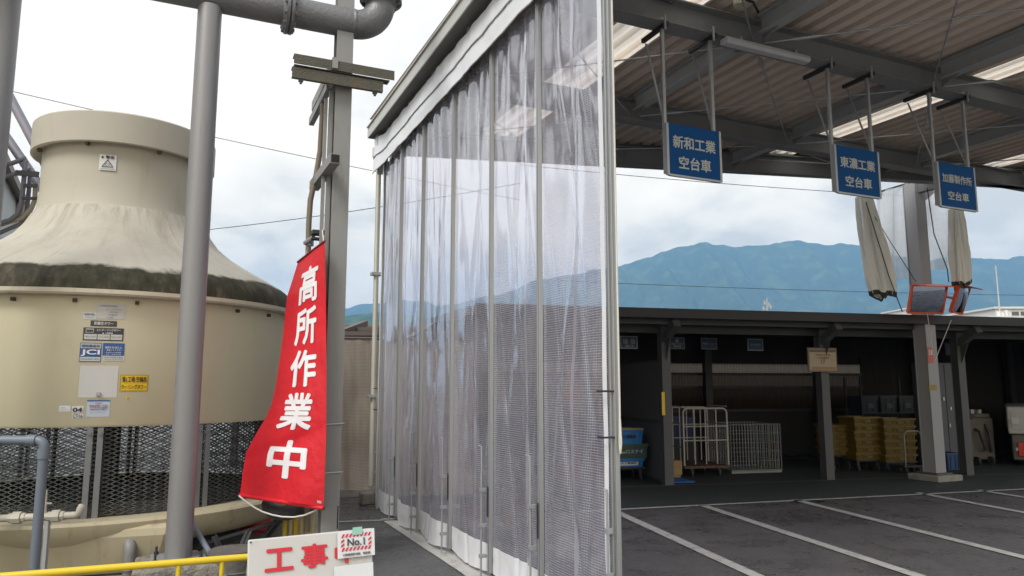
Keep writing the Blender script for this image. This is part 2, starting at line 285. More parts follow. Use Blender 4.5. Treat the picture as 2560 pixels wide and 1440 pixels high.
# ------------------------------------------------------------------ object helpers
def tag(o, label=None, cat=None, group=None, kind=None):
    for k, v in (('label', label), ('category', cat), ('group', group), ('kind', kind)):
        if v: o[k] = v
    return o
def thing(name, label, cat, at_=(0, 0, 0), rz=0.0, group=None):
    o = bpy.data.objects.new(name, None); COL.objects.link(o); o.empty_display_size = 0.1
    o.location = at_; o.rotation_euler = (0, 0, rz); return tag(o, label, cat, group)
def mat_of(o):
    m = Matrix.Translation(o.location) @ o.rotation_euler.to_matrix().to_4x4()
    return (mat_of(o.parent) @ m) if o.parent else m
class MB:
    """collects shapes given in absolute coordinates of a grid; build() links ONE mesh"""
    def __init__(s, fr='W'):
        s.bm = bmesh.new(); s.M = FRM[fr] if isinstance(fr, str) else fr; s.uv = None
    def v(s, p): return s.bm.verts.new(s.M @ Vector(p))
    def hexa(s, P):
        V = [s.v(p) for p in P]
        for f in ((3, 2, 1, 0), (4, 5, 6, 7), (0, 1, 5, 4), (1, 2, 6, 5), (2, 3, 7, 6), (3, 0, 4, 7)): s.bm.faces.new([V[i] for i in f])
        return s
    def box(s, x0, x1, y0, y1, z0, z1):
        return s.hexa([(x0, y0, z0), (x1, y0, z0), (x1, y1, z0), (x0, y1, z0), (x0, y0, z1), (x1, y0, z1), (x1, y1, z1), (x0, y1, z1)])
    def cbox(s, c, d, rz=0.0):
        c = Vector(c); m = Matrix.Rotation(rz, 3, 'Z'); hx, hy, hz = d[0] / 2, d[1] / 2, d[2] / 2
        return s.hexa([c + m @ Vector(q) for q in ((-hx, -hy, -hz), (hx, -hy, -hz), (hx, hy, -hz), (-hx, hy, -hz), (-hx, -hy, hz), (hx, -hy, hz), (hx, hy, hz), (-hx, hy, hz))])
    def bar(s, p0, p1, w_, h_, up=(0, 0, 1)):
        p0, p1 = Vector(p0), Vector(p1); d = (p1 - p0).normalized(); up = Vector(up)
        if abs(d.dot(up)) > 0.98: up = Vector((0, 1, 0)) if abs(d.y) < .9 else Vector((1, 0, 0))
        x = d.cross(up).normalized(); z = x.cross(d); x *= w_ / 2; z *= h_ / 2
        return s.hexa([p0 - x - z, p0 + x - z, p1 + x - z, p1 - x - z, p0 - x + z, p0 + x + z, p1 + x + z, p1 - x + z])
    def ibeam(s, p0, p1, w_, h_, t=0.012):
        p0, p1 = Vector(p0), Vector(p1); dz = Vector((0, 0, h_ / 2 - t / 2))
        s.bar(p0 - dz, p1 - dz, w_, t); s.bar(p0 + dz, p1 + dz, w_, t); return s.bar(p0, p1, t * .8, h_ - 2 * t)
    def tube(s, pts, r, seg=12, caps=True):
        pts = [Vector(p) for p in pts]; rings = []; n = len(pts); ref = None
        for i, p in enumerate(pts):
            d = (pts[min(i + 1, n - 1)] - pts[max(i - 1, 0)]).normalized()
            if ref is None: ref = Vector((0, 0, 1)) if abs(d.z) < .9 else Vector((1, 0, 0))
            x = d.cross(ref); x = x.normalized() if x.length > 1e-6 else d.orthogonal().normalized(); y = x.cross(d).normalized(); ref = y
            rr = r[i] if isinstance(r, (list, tuple)) else r
            rings.append([s.v(p + x * (rr * math.cos(2 * math.pi * k / seg)) + y * (rr * math.sin(2 * math.pi * k / seg))) for k in range(seg)])
        for a, b in zip(rings, rings[1:]):
            for k in range(seg): s.bm.faces.new((a[k], a[(k + 1) % seg], b[(k + 1) % seg], b[k]))
        if caps: s.bm.faces.new(rings[0][::-1]); s.bm.faces.new(rings[-1])
        return s
    def lathe(s, c, prof, n=48, close=False):
        c = Vector(c); rings = []
        for r, z in prof: rings.append([s.v((c.x + r * math.cos(2 * math.pi * k / n), c.y + r * math.sin(2 * math.pi * k / n), c.z + z)) for k in range(n)])
        for a, b in zip(rings, rings[1:]):
            for k in range(n): s.bm.faces.new((a[k], a[(k + 1) % n], b[(k + 1) % n], b[k]))
        if close: s.bm.faces.new(rings[0][::-1]); s.bm.faces.new(rings[-1])
        return s
    def sheet(s, fn, nu, nv, uvf=None):
        grid = [[s.v(fn(i / nu, j / nv)) for i in range(nu + 1)] for j in range(nv + 1)]
        if uvf and s.uv is None: s.uv = s.bm.loops.layers.uv.new('UVMap')
        for j in range(nv):
            for i in range(nu):
                f = s.bm.faces.new((grid[j][i], grid[j][i + 1], grid[j + 1][i + 1], grid[j + 1][i]))
                if uvf:
                    for lp, (a, b) in zip(f.loops, ((i, j), (i + 1, j), (i + 1, j + 1), (i, j + 1))): lp[s.uv].uv = uvf(a / nu, b / nv)
        return s
    def poly(s, P): s.bm.faces.new([s.v(p) for p in P]); return s
    def prism(s, P, off):
        off = Vector(off); a = [s.v(p) for p in P]; b = [s.v(Vector(p) + off) for p in P]; n = len(P)
        s.bm.faces.new(a[::-1]); s.bm.faces.new(b)
        for i in range(n): s.bm.faces.new((a[i], a[(i + 1) % n], b[(i + 1) % n], b[i]))
        return s
    def text(s, string, fn, bold=0.0, cuts=0, gap=1.0):
        """letters fill the unit square of fn(a, b), a and b in -0.5..0.5; heavier strokes come from nudged layers"""
        cu = bpy.data.curves.new('lettering', 'FONT'); cu.body = string; cu.size = 1.0; cu.resolution_u = 3; cu.space_character = gap
        ob = bpy.data.objects.new('lettering', cu); COL.objects.link(ob)
        me = ob.evaluated_get(bpy.context.evaluated_depsgraph_get()).to_mesh(); tb = bmesh.new(); tb.from_mesh(me)
        bpy.data.objects.remove(ob); bpy.data.curves.remove(cu)
        if not tb.verts: tb.free(); return s
        xs = [q.co.x for q in tb.verts]; ys = [q.co.y for q in tb.verts]; x0, x1, y0, y1 = min(xs), max(xs), min(ys), max(ys)
        for k in range(1, cuts):
            bmesh.ops.bisect_plane(tb, geom=tb.verts[:] + tb.edges[:] + tb.faces[:], plane_co=(x0 + (x1 - x0) * k / cuts, 0, 0), plane_no=(1, 0, 0))
            bmesh.ops.bisect_plane(tb, geom=tb.verts[:] + tb.edges[:] + tb.faces[:], plane_co=(0, y0 + (y1 - y0) * k / cuts, 0), plane_no=(0, 1, 0))
        bmesh.ops.triangulate(tb, faces=tb.faces[:]); tb.verts.index_update()
        d = bold; offs = [(0, 0)] + ([(d, 0), (-d, 0), (0, d), (0, -d), (.7 * d, .7 * d), (-.7 * d, .7 * d), (.7 * d, -.7 * d), (-.7 * d, -.7 * d)] if d else [])
        p0 = s.M @ Vector(fn(0, 0)); nn = ((s.M @ Vector(fn(.02, 0))) - p0).cross((s.M @ Vector(fn(0, .02))) - p0).normalized()
        if nn.dot(EYEV - p0) < 0: nn = -nn
        for li, (ox, oy) in enumerate(offs):
            mp = {}
            for q in tb.verts:
                p = s.M @ Vector(fn((q.co.x + ox - x0) / (x1 - x0) - .5, (q.co.y + oy - y0) / (y1 - y0) - .5)); mp[q.index] = s.bm.verts.new(p + nn * (.0003 * li))
            for f in tb.faces:
                try: s.bm.faces.new([mp[q.index] for q in f.verts])
                except ValueError: pass
        tb.free(); return s
    def build(s, name, mat, parent=None, smooth=False, bevel=0.0, origin=None, **props):
        me = bpy.data.meshes.new(name); o = bpy.data.objects.new(name, me); COL.objects.link(o)
        if parent:
            o.parent = parent; s.bm.transform(mat_of(parent).inverted())
        elif origin is not None:
            s.bm.transform(Matrix.Translation(-Vector(origin))); o.location = origin
        bmesh.ops.recalc_face_normals(s.bm, faces=s.bm.faces[:]) if not s.uv else None
        if smooth:
            for f in s.bm.faces: f.smooth = True
        s.bm.to_mesh(me); s.bm.free()
        if smooth: me.set_sharp_from_angle(angle=R(38))
        me.materials.append(mat)
        if bevel:
            b = o.modifiers.new('bevel', 'BEVEL'); b.width = bevel; b.segments = 2; b.limit_method = 'ANGLE'; b.angle_limit = R(40)
        for k, v in props.items(): o[k] = v
        return o
def flat(o, right, up):                  # unit square -> plane
    o, right, up = Vector(o), Vector(right), Vector(up)
    return lambda a, b: o + right * a + up * b
def kids(o): return [c for c in bpy.data.objects if c.parent == o]
def copy_tree(o, parent=None):
    c = o.copy(); COL.objects.link(c)
    if parent: c.parent = parent
    for ch in kids(o): copy_tree(ch, c)
    return c
def arc(c, a, b, t0, t1, n=10):          # points c + a cos t + b sin t
    c, a, b = Vector(c), Vector(a), Vector(b)
    return [c + a * math.cos(t0 + (t1 - t0) * k / n) + b * math.sin(t0 + (t1 - t0) * k / n) for k in range(n + 1)]
ORD = ['lowest', 'second', 'third', 'fourth', 'fifth', 'sixth', 'seventh']
def fbm(x, y, z=0.0, o=4): return mnoise.fractal(Vector((x, y, z)), 1.0, 2.0, o)

# ================================================================== SETTING
V0 = 2.386                                # the curtain stands on v = V0 of the canopy grid
MB().sheet(lambda a, b: (-5500 + 11000 * a, -500 + 6500 * b, 0), 12, 12).build('ground', asphalt, kind='structure')
MB().poly([g(-900, 1500, .004), g(905, 1500, .004), g(836, 1330, .004), g(826, 1262, .004), g(700, 1252, .004), g(-900, 1260, .004)]).build('concrete_pad', concrete, kind='structure')
c0, c1 = loc('A', (0, 0, 0)), 0
MB('A').poly([(V0 + .35, 2.5, .004), (18, -1, .004), (20, 9.0, .004), (V0 + .3, 13.5, .004)]).build('covered_yard', asphalt2, kind='structure')
MB().poly([(-40, -60, .003), (45, -60, .003), (45, 3.2, .003), (-3.0, 3.2, .003), (-40, 4.5, .003)]).build('bounce_apron', concrete, kind='structure')  # unseen pale ground added behind the camera to bounce light under the canopy
# green strip in front of the shed, between the bay front line and the shed line
fl, fr_ = g(1450, 1280.5), g(2760, 1214.5)
MB().poly([fl + Vector((0, 0, .008)), fr_ + Vector((0, 0, .008)), fr_ + Vector((1.0, 5.2, .008)), fl + Vector((-1.0, 5.2, .008))]).build('shed_floor', greenfloor, kind='structure')
def line_on(p0, p1, wd, z, name='painted_line', n=14, mat=None):
    p0, p1 = Vector((p0.x, p0.y, 0)), Vector((p1.x, p1.y, 0)); d = (p1 - p0).normalized(); s = Vector((-d.y, d.x, 0))
    def fn(a, b):
        q = p0 + (p1 - p0) * a; return q + s * ((b - .5) * wd + .006 * fbm(q.x * 4 + b * 9, q.y * 4)) + Vector((0, 0, z))
    return MB().sheet(fn, n, 1).build(name, mat or linepaint, kind='structure')
line_on(fl, fr_, .085, .012, 'bay_front_line', 30)
for (xa, ya, xb, yb) in ((1550, 1286, 1885, 1440), (1765, 1268, 2287, 1440), (1997, 1253.5, 2560, 1396), (2307, 1236, 2560, 1283.3), (2460, 1229, 2560, 1245)):
    pa, pb = g(xa, ya), g(xb, yb); d = (pb - pa); line_on(pa - d.normalized() * .1, pa + d.normalized() * 6.5, .122, .012, 'bay_line', 20)
line_on(wor('B', 2.6, 10.84, 0), wor('B', 13, 10.80, 0), .05, .014, 'shed_line', 24, M('worn grey line', (.16, .16, .15), .8))
line_on(wor('A', V0 - .06, 2.2, 0), wor('A', V0 - .06, 8.72, 0), .20, .006, 'curtain_line', 30)
line_on(g(824, 1306), g(1010, 1300), .06, .006, 'cross_line', 12)
line_on(g(-200, 1256), g(950, 1240), .16, .010, 'concrete_edge', 20, concrete)

# far hills: terrain sheets whose crest follows the measured skyline
def ridge(name, pts, D, depth, seed, base=-5.0):
    wp = [at(x, y, D) for x, y in pts]
    xs = [p.x for p in wp]; hs = [p.z for p in wp]
    def h(x):
        for i in range(len(xs) - 1):
            if xs[i] <= x <= xs[i + 1]:
                t = (x - xs[i]) / (xs[i + 1] - xs[i]); t = t * t * (3 - 2 * t) * .8 + t * .2; return hs[i] + (hs[i + 1] - hs[i]) * t
        return hs[0] if x < xs[0] else hs[-1]
    def fn(a, b):
        x = xs[0] + (xs[-1] - xs[0]) * a; H = h(x); t = b
        prof = (t / .72) ** 1.25 if t < .72 else 1 - ((t - .72) / .28) ** 1.5 * .8
        f = fbm(x / 420 + seed, t * 2.2 + seed, 0, 6); f2 = abs(fbm(x / 260 + seed * 2, t * .9, 3.1, 5))
        k = min(1, abs(t - .72) * 5)
        return (x, D - depth * .72 + depth * t, base + (H - base) * (prof * (1 + k * (.26 * f - .42 * f2))) + H * .016 * fbm(x / 90, seed + t * 9, 2, 6))
    return MB().sheet(fn, 260, 70).build(name, forest, smooth=True, kind='structure')
ridge('mountain', [(900, 850), (1000, 800), (1100, 762), (1250, 735), (1360, 694), (1430, 683), (1500, 670), (1545, 664), (1580, 654), (1620, 640), (1655, 628), (1690, 613), (1725, 609), (1760, 602), (1800, 606), (1830, 609), (1870, 608), (1905, 612), (1945, 603), (1985, 596), (2015, 600), (2050, 606), (2085, 604), (2110, 605), (2150, 613), (2200, 628), (2260, 640), (2330, 650), (2390, 640), (2430, 644), (2480, 642), (2510, 645), (2560, 639), (2650, 646), (2900, 690), (3300, 800)], 4200, 2600, 3.3)
ridge('far_hill', [(500, 860), (700, 812), (800, 786), (845, 775), (870, 768), (893, 761), (915, 757), (945, 758), (1000, 748), (1060, 752), (1120, 775), (1250, 850)], 5200, 2200, 8.1)
ridge('near_hill', [(300, 880), (600, 812), (760, 796), (845, 790), (900, 783), (950, 779), (1010, 784), (1100, 800), (1200, 830), (1400, 900)], 1900, 1000, 5.7)
ridge('foothill', [(1300, 860), (1500, 786), (1650, 775), (1800, 782), (2000, 778), (2200, 790), (2400, 782), (2650, 795), (2800, 880)], 2300, 900, 12.7)

# ================================================================== CANOPY
ZB = 4.90                                  # underside of the beams
can = thing('canopy', 'open steel canopy with beige corrugated deck and grey beams over the marked bays', 'canopy', wor('A', V0, 5.35, 0), A)
def eave_u(v): return 9.28 + (v - 5.92) * (8.01 - 9.28) / (10.93 - 5.92)
UN, VR = 2.6, 15.5
def deck_z(u): return 5.24 + .012 * (u - 5)
def decksheet(va, vb, ua, ub_fn, lift=0.0):
    pitch, prof = .20, [(0, 0), (.095, 0), (.10, .15), (.19, .15), (.195, 0)]
    xs = []; k0 = int(va / pitch)
    v_ = k0 * pitch
    while v_ < vb:
        for dx, dz in prof:
            if va <= v_ + dx <= vb: xs.append((v_ + dx, dz))
        v_ += pitch
    xs = [(va, xs[0][1])] + xs + [(vb, xs[-1][1])]
    m = MB('A'); rows = []
    for j in range(7):
        t = j / 6; row = []
        for x, dz in xs:
            u = ua + (ub_fn(x) - ua) * t; row.append(m.v((x, u, deck_z(u) + dz + lift)))
        rows.append(row)
    for a, b in zip(rows, rows[1:]):
        for i in range(len(xs) - 1): m.bm.faces.new((a[i], a[i + 1], b[i + 1], b[i]))
    return m
e = lambda v: eave_u(v) + .15
for (va, vb, mt, nm) in ((V0 - .05, 3.92, deckm, 'roof_deck'), (3.92, 4.46, skylightm, 'skylight'), (4.46, 8.48, deckm, 'roof_deck'), (8.88, 12.22, deckm, 'roof_deck'), (12.62, VR, deckm, 'roof_deck')):
    decksheet(va, vb, UN, e).build(nm, mt, can)
for (va, vb) in ((8.48, 8.88), (12.22, 12.62)): decksheet(va, vb, UN, e).build('skylight', skylightm, can)
# weatherproof top skin of the opaque stretches keeps daylight out of the flutes
for u_, hh, ww in ((5.35, .26, .20), (7.58, .27, .18)):
    MB('A').ibeam((V0 + .05, u_, ZB + hh / 2), (VR, u_, ZB + hh / 2), ww, hh, .014).build('main_beam', beamp, can)
MB('A').ibeam((V0 + .05, 2.9, ZB + .13), (VR, 2.9, ZB + .13), .18, .26, .014).build('main_beam', beamp, can)
m = MB('A'); p0, p1 = (V0 + .03, eave_u(V0 + .03), ZB + .15), (VR, eave_u(VR), ZB + .15); m.ibeam(p0, p1, .16, .30, .014); m.build('eave_beam', beamp, can)
MB('A').hexa([(V0 - .04, eave_u(V0) + .10, 5.19), (VR, eave_u(VR) + .10, 5.19), (VR, eave_u(VR) + .13, 5.19), (V0 - .04, eave_u(V0) + .13, 5.19), (V0 - .04, eave_u(V0) + .10, 5.40), (VR, eave_u(VR) + .10, 5.40), (VR, eave_u(VR) + .13, 5.40), (V0 - .04, eave_u(V0) + .13, 5.40)]).build('flute_closure', beamp, can)
for v_ in (5.08, 7.72, 10.35, 12.95):
    for ua, ub in ((3.0, 5.24), (5.46, 7.47), (7.69, eave_u(v_) - .1)):
        MB('A').ibeam((v_, ua, ZB + .20), (v_, ub, ZB + .20), .13, .19, .012).build('rafter', rafterp, can)
        for uu, s_ in ((ua, 1), (ub, -1)):
            MB('A').prism([(v_ - .006, uu, ZB + .02), (v_ - .006, uu + .22 * s_, ZB + .11), (v_ - .006, uu, ZB + .11)], (.012, 0, 0)).build('gusset', beamp, can)
# bracing rods with turnbuckles
for va, vb in ((V0 + .1, 5.08), (5.08, 7.72), (7.72, 10.35), (10.35, 12.95)):
    for ua, ub in ((3.1, 5.3), (5.42, 7.5), (7.66, eave_u((va + vb) / 2) - .2)):
        for (a0, b0) in (((va, ua), (vb, ub)), ((va, ub), (vb, ua))):
            q0, q1 = Vector((a0[0] + .08, a0[1], ZB + .06)), Vector((b0[0] - .08, b0[1], ZB + .06)); MB('A').tube([q0, q1], .008, 6).build('bracing_rod', galv, can, smooth=True)
            d = (q1 - q0).normalized(); MB('A').tube([q0 + d * .25, q0 + d * .29, q0 + d * .5, q0 + d * .54], [.009, .02, .02, .009], 8).build('turnbuckle', galv, can, smooth=True)
# gutter and the fascia above the curtain
gut = MB('A'); gu0, gu1 = 2.2, 9.75
for (v_a, v_b, za, zb) in ((V0 - .20, V0 - .185, 4.96, 5.10), (V0 - .22, V0 - .185, 5.10, 5.115)):
    gut.box(v_a, v_b, gu0, gu1, za, zb)
gut.box(V0 - .20, V0 - .02, gu1, gu1 + .012, 4.96, 5.10)
gut.build('gutter', M('beige grey gutter', (.45, .45, .42), .5, .1, var=.1, scale=2, dirt=((.18, .17, .15), 3.0, (1, 1, 1), .58, .6)), can)
MB('A').box(V0 - .1849, V0 - .021, gu0, gu1 - .001, 4.962, 4.975).build('underside_shade', M('dark soffit', (.13, .125, .115), .7, var=.25, scale=3), can)  # strip under the gutter whose dark colour stands in for shade
MB('A').box(V0 - .12, V0 + .02, gu1 - .25, gu1 - .08, 4.80, 4.955).build('gutter_outlet', galv, can)
MB('A').box(V0 - .02, V0 + .02, gu0, gu1 - .1, 4.78, 5.20).build('fascia', M('fascia steel', (.36, .37, .37), .5, .2, var=.08, scale=2), can)
for u_ in (3.4, 4.4, 5.35, 6.2, 7.3, 8.2, 9.2): MB('A').box(V0 - .055, V0 - .021, u_, u_ + .05, 4.80, 5.06).build('fascia_bracket', galv, can)
MB('A').box(V0 + .03, V0 + .09, 2.4, 9.55, 4.46, 4.56).build('curtain_track', alu, can)
# far posts at the corner of canopy and curtain
MB('A').box(V0 + .10, V0 + .25, 9.56, 9.70, 0, 4.9).build('corner_post', M('pale post', (.52, .52, .48), .5, var=.08, scale=3), can, bevel=.005)
MB('A').tube([(V0 - .10, 9.72, 4.82), (V0 - .10, 9.72, 4.70), (V0 - .02, 9.80, 4.58), (V0 - .02, 9.80, .25)], .035, 10).build('downpipe', M('cream downpipe', (.55, .54, .47), .5, var=.08, scale=4), can, smooth=True)
for z_ in (3.05, 1.4): MB('A').box(V0 - .09, V0 + .05, 9.74, 9.86, z_, z_ + .04).build('pipe_clip', galv, can)
# conduit and junction box on the main beam by the skylight
m = MB('A')
m.tube([(4.05, 5.22, 5.17), (4.10, 5.0, 5.16), (4.35, 4.95, 5.15), (4.75, 5.0, 5.15), (4.95, 5.15, 5.17)], .012, 8)
m.tube([(4.05, 5.22, 5.17), (4.0, 5.26, 5.1), (3.85, 5.26, 5.12)], .012, 8); m.build('conduit', darksteel, can, smooth=True)
MB('A').lathe((4.55, 4.97, 5.06), [(.0, 0), (.05, .0), (.055, .02), (.055, .07), (.035, .09), (0, .09)], 16).build('junction_box', M('ivory plastic', (.42, .40, .33), .5), can, smooth=True)

# fluorescent luminaire under the main beam
lum = thing('batten_light', 'long unlit white batten light under the near canopy beam', 'light', wor('A', 5.08, 5.22, 4.80), A)
MB('A').box(4.56, 5.62, 5.16, 5.26, 4.815, 4.85).build('housing', lampwhite, lum, bevel=.004)
MB('A').prism([(4.56, 5.15, 4.815), (4.56, 5.27, 4.815), (4.56, 5.245, 4.79), (4.56, 5.175, 4.79)], (1.06, 0, 0)).build('diffuser', M('opal diffuser', (.45, .46, .47), .35), lum)
for v_ in (4.75, 5.45): MB('A').box(v_, v_ + .03, 5.19, 5.23, 4.85, 4.90).build('mount', galv, lum)

# hanging company signs
def hanging_sign(corners, lines, label):
    (xa, ya), (xb, yb), (xc, yc) = corners
    us = 5.28; a, b, c = on_u('A', xa, ya, us), on_u('A', xb, yb, us), on_u('A', xc, yc, us)
    zt, zb = (a.z + b.z) / 2, c.z; va, vb = (a.x + c.x) / 2, b.x
    t = thing('hanging_sign', label, 'sign', wor('A', (va + vb) / 2, us, zb), A, 'blue signs hanging from the canopy beam')
    MB('A').box(va, vb, us - .008, us + .008, zb, zt).build('panel', bluesign, t)
    fr = MB('A')
    for (p, q) in (((va, zb), (va, zt)), ((vb, zb), (vb, zt))): fr.box(p[0] - .012, p[0] + .012, us - .014, us + .014, zb, zt)
    fr.box(va + .012, vb - .012, us - .013, us + .013, zb - .006, zb + .012); fr.build('edge_frame', galv, t)
    wd, ht = vb - va, zt - zb; cx = (va + vb) / 2
    for s_, zc, ww, hh in lines:
        MB('A').text(s_, flat((cx, us - .0115, zb + ht * zc), (wd * ww, 0, 0), (0, 0, ht * hh)), .022).build('lettering', M('pale sign lettering', (.42, .45, .44), .5), t)
    for v_ in (va, vb - .04):
        MB('A').bar((v_, us + .03, zb + .02), (v_, us + .03, ZB + .06), .03, .028).build('hanger_bar', galv, t)
        MB('A').bar((v_ + .01, us + .035, zt - .01), (v_ + .01, us + .30, ZB - .07), .026, .006).build('brace', galv, t)
        MB('A').bar((v_, us - .06, ZB - .03), (v_, us + .34, ZB - .03), .035, .04).build('clamp_arm', darksteel, t)
        MB('A').tube([(v_ - .02, us - .05, ZB - .09), (v_ - .02, us - .05, ZB + .05)], .012, 8).build('clamp_bolt', galv, t)
    return t
hanging_sign(((1668, 310), (1797, 328), (1668, 437)), (('新和工業', .66, .80, .24), ('空台車', .27, .60, .24)), 'blue hanging sign with a steel hanger on each side, nearest the clear curtain')
hanging_sign(((2087, 365), (2192, 378), (2090, 481)), (('東濃工業', .66, .80, .22), ('空台車', .27, .60, .22)), 'blue hanging sign in front of the torn sheet left of the tall column')
hanging_sign(((2343, 405), (2432, 420), (2348, 516)), (('加藤製作所', .66, .80, .19), ('空台車', .28, .56, .19)), 'blue hanging sign just right of the tall column above the mirrors')

# ------------------------------------------------------------------ column of the canopy, its footing, mirrors and torn sheets
cb = wor('B', *loc('B', g(2338, 1200)))
CB = loc('A', cb)
colm = thing('canopy_column', 'thick grey steel column on a concrete footing carrying the canopy corner', 'column', cb, A)
MB('A').box(CB.x - .125, CB.x + .125, CB.y - .12, CB.y - .108, .13, 5.06).box(CB.x - .125, CB.x + .125, CB.y + .108, CB.y + .12, .13, 5.06).box(CB.x - .112, CB.x + .112, CB.y - .108, CB.y + .108, .13, 5.06).build('shaft', M('column grey paint', (.31, .308, .315), .55, .05, var=.08, scale=2, stretch=(1, 1, .3)), colm)
MB('A').prism([(CB.x - .30, CB.y - .28, .0), (CB.x + .30, CB.y - .28, 0), (CB.x + .30, CB.y + .28, 0), (CB.x - .30, CB.y + .28, 0)], (0, 0, .10)).build('footing', concrete, colm, bevel=.015)
MB('A').box(CB.x - .19, CB.x + .19, CB.y - .19, CB.y + .19, .10, .13).build('base_plate', shedsteel, colm)
MB('A').box(CB.x - .06, CB.x + .06, eave_u(CB.x) + .09, CB.y - .1205, 4.88, 5.05).prism([(CB.x + .126, CB.y - .02, 4.70), (CB.x + .50, CB.y - .02, 4.95), (CB.x + .50, CB.y - .02, 5.05), (CB.x + .126, CB.y - .02, 5.05)], (0, .04, 0)).build('cap_bracket', beamp, colm)
def col_sticker(px0, py0, px1, py1, mat, name='sticker'):
    uf = CB.y - .123; p, q = on_u('A', px0, py0, uf), on_u('A', px1, py1, uf)
    return MB('A').box(p.x, q.x, uf - .003, uf + .001, q.z, p.z).build(name, mat, colm), p, q, uf
o, p, q, uf = col_sticker(2318, 868, 2334, 908, M('orange warning sticker', (.50, .12, .07), .5, var=.25, scale=30)); 
MB('A').text('注意', flat(((p.x + q.x) / 2, uf - .006, (p.z + q.z) / 2 + .05), ((q.x - p.x) * .8, 0, 0), (0, 0, .09)), .02).build('lettering', whiteink, colm)
col_sticker(2322, 962, 2342, 976, M('worn yellow tag', (.30, .22, .05), .6, var=.3, scale=30), 'tag')

def mirror(px, label, yaw, bulge):
    (xa, ya), (xb, yb), Y = px
    c = at((xa + xb) / 2, (ya + yb) / 2, Y); hw = (xb - xa) / 2 / F * Y / math.cos(yaw) ; hh = (yb - ya) / 2 / F * Y
    X = Vector((math.cos(yaw), math.sin(yaw), 0)); tl_ = R(20); Nn = Vector((math.sin(yaw) * math.cos(tl_), -math.cos(yaw) * math.cos(tl_), -math.sin(tl_))); Z = X.cross(-Nn).normalized()
    if Z.z < 0: Z = -Z
    t = thing('traffic_mirror', label, 'mirror', c, 0, 'orange framed convex mirrors on the column')
    P = lambda a, b, n: c + X * (a * hw) + Z * (b * hh) + Nn * n
    MB().sheet(lambda a, b: P(a * 1.88 - .94, b * 1.88 - .94, .015 + bulge * (2 - (a * 2 - 1) ** 2 - (b * 2 - 1) ** 2) / 2), 16, 16).build('mirror_face', mirrorm, t, smooth=True)
    MB().hexa([P(-.97, -.97, -.03), P(.97, -.97, -.03), P(.97, -.97, .004), P(-.97, -.97, .004), P(-.97, .97, -.03), P(.97, .97, -.03), P(.97, .97, .004), P(-.97, .97, .004)]).build('back_shell', orangem, t)
    fr = MB()
    for (a0, b0, a1, b1) in ((-1, -1, 1, -1), (1, -1, 1, 1), (1, 1, -1, 1), (-1, 1, -1, -1)): fr.bar(P(a0, b0, .01), P(a1, b1, .01), .03, .045, Nn)
    fr.build('frame', orangem, t)
    MB().hexa([P(-1.0, 1.0, -.02), P(1.0, 1.0, -.02), P(1.12, 1.08, .20), P(-.92, 1.08, .20), P(-1.0, 1.05, -.02), P(1.0, 1.05, -.02), P(1.12, 1.13, .20), P(-.92, 1.13, .20)]).build('hood', orangem, t)
    MB().tube([P(0, 0, -.03), P(0, 0, -.20)], .025, 10).build('arm', galv, t, smooth=True)
mirror(((2270, 712), (2364, 783), 11.80), 'wide orange framed mirror turned to the yard on the tall column', R(8), .04)
mirror(((2370, 715), (2428, 783), 11.95), 'narrower orange framed mirror angled sideways right of the wide one', R(42), .04)

# torn old sheet curtain round the column
def bundle(top, bot, r0, r1, Y, label, seed):
    t = thing('bundled_curtain', label, 'curtain', at(bot[0], bot[1], Y), 0, 'old sheet curtains gathered beside the column')
    p0, p1 = at(top[0], top[1], Y), at(bot[0], bot[1], Y)
    def fn(a, b):
        th = 2 * math.pi * a; q = p0.lerp(p1, b); r = (r0 + (r1 - r0) * b) * (1 + .35 * math.sin(b * 3.0)) * (1 + .16 * math.sin(5 * th + seed + b) + .16 * math.sin(8 * th + 2.5 * b + seed) + .10 * math.sin(13 * th - 3 * b) + .10 * fbm(th * 1.5, b * 4, seed))
        zz_ = .10 * fbm(a * 6, seed) * (b ** 6)
        return q + Vector((math.cos(th) * r, math.sin(th) * r * .8, zz_))
    MB().sheet(fn, 96, 30).build('sheet', bundlem, t, smooth=True)
    MB().sheet(lambda a, b: fn(a, .965 + .05 * b) + (fn(a, .965 + .05 * b) - p0.lerp(p1, .98)) * .04, 48, 4).build('dirty_hem', M('blackened hem', (.05, .045, .035), .9, var=.5, scale=14), t, smooth=True)
    return t
bundle((2160, 492), (2205, 738), .11, .16, 11.7, 'grey white sheet bundle with a blackened hem left of the column', 1.0)
bundle((2388, 524), (2402, 712), .09, .11, 11.75, 'grey white sheet bundle hanging behind the mirrors right of the column', 4.0)
ts = thing('torn_sheet', 'thin cloudy sheet hanging in folds round the column head', 'curtain', at(2240, 720, 12.0), 0)
q0, q1, q2 = at(2190, 482, 12.7), at(2290, 452, 12.9), at(2395, 475, 12.8)
def tsf(a, b):
    p = (q0.lerp(q1, a / .55) if a < .55 else q1.lerp(q2, (a - .55) / .45)); drop = 1.60 + .10 * math.sin(a * 5)
    return p + Vector((.03 * math.sin(a * 40 + b * 3), .05 * math.sin(a * 27 + 2 * b), -drop * b - .05 * fbm(a * 5, 1) * b))
MB().sheet(tsf, 50, 16, lambda a, b: (a * 1.4, b * 1.6)).build('sheet', oldsheet, ts, smooth=True)
MB().tube([q0 + Vector((-.1, 0, 0)), q0, q1, q2, q2 + Vector((.15, 0, -.03))], .016, 8).build('rail', darksteel, ts, smooth=True)
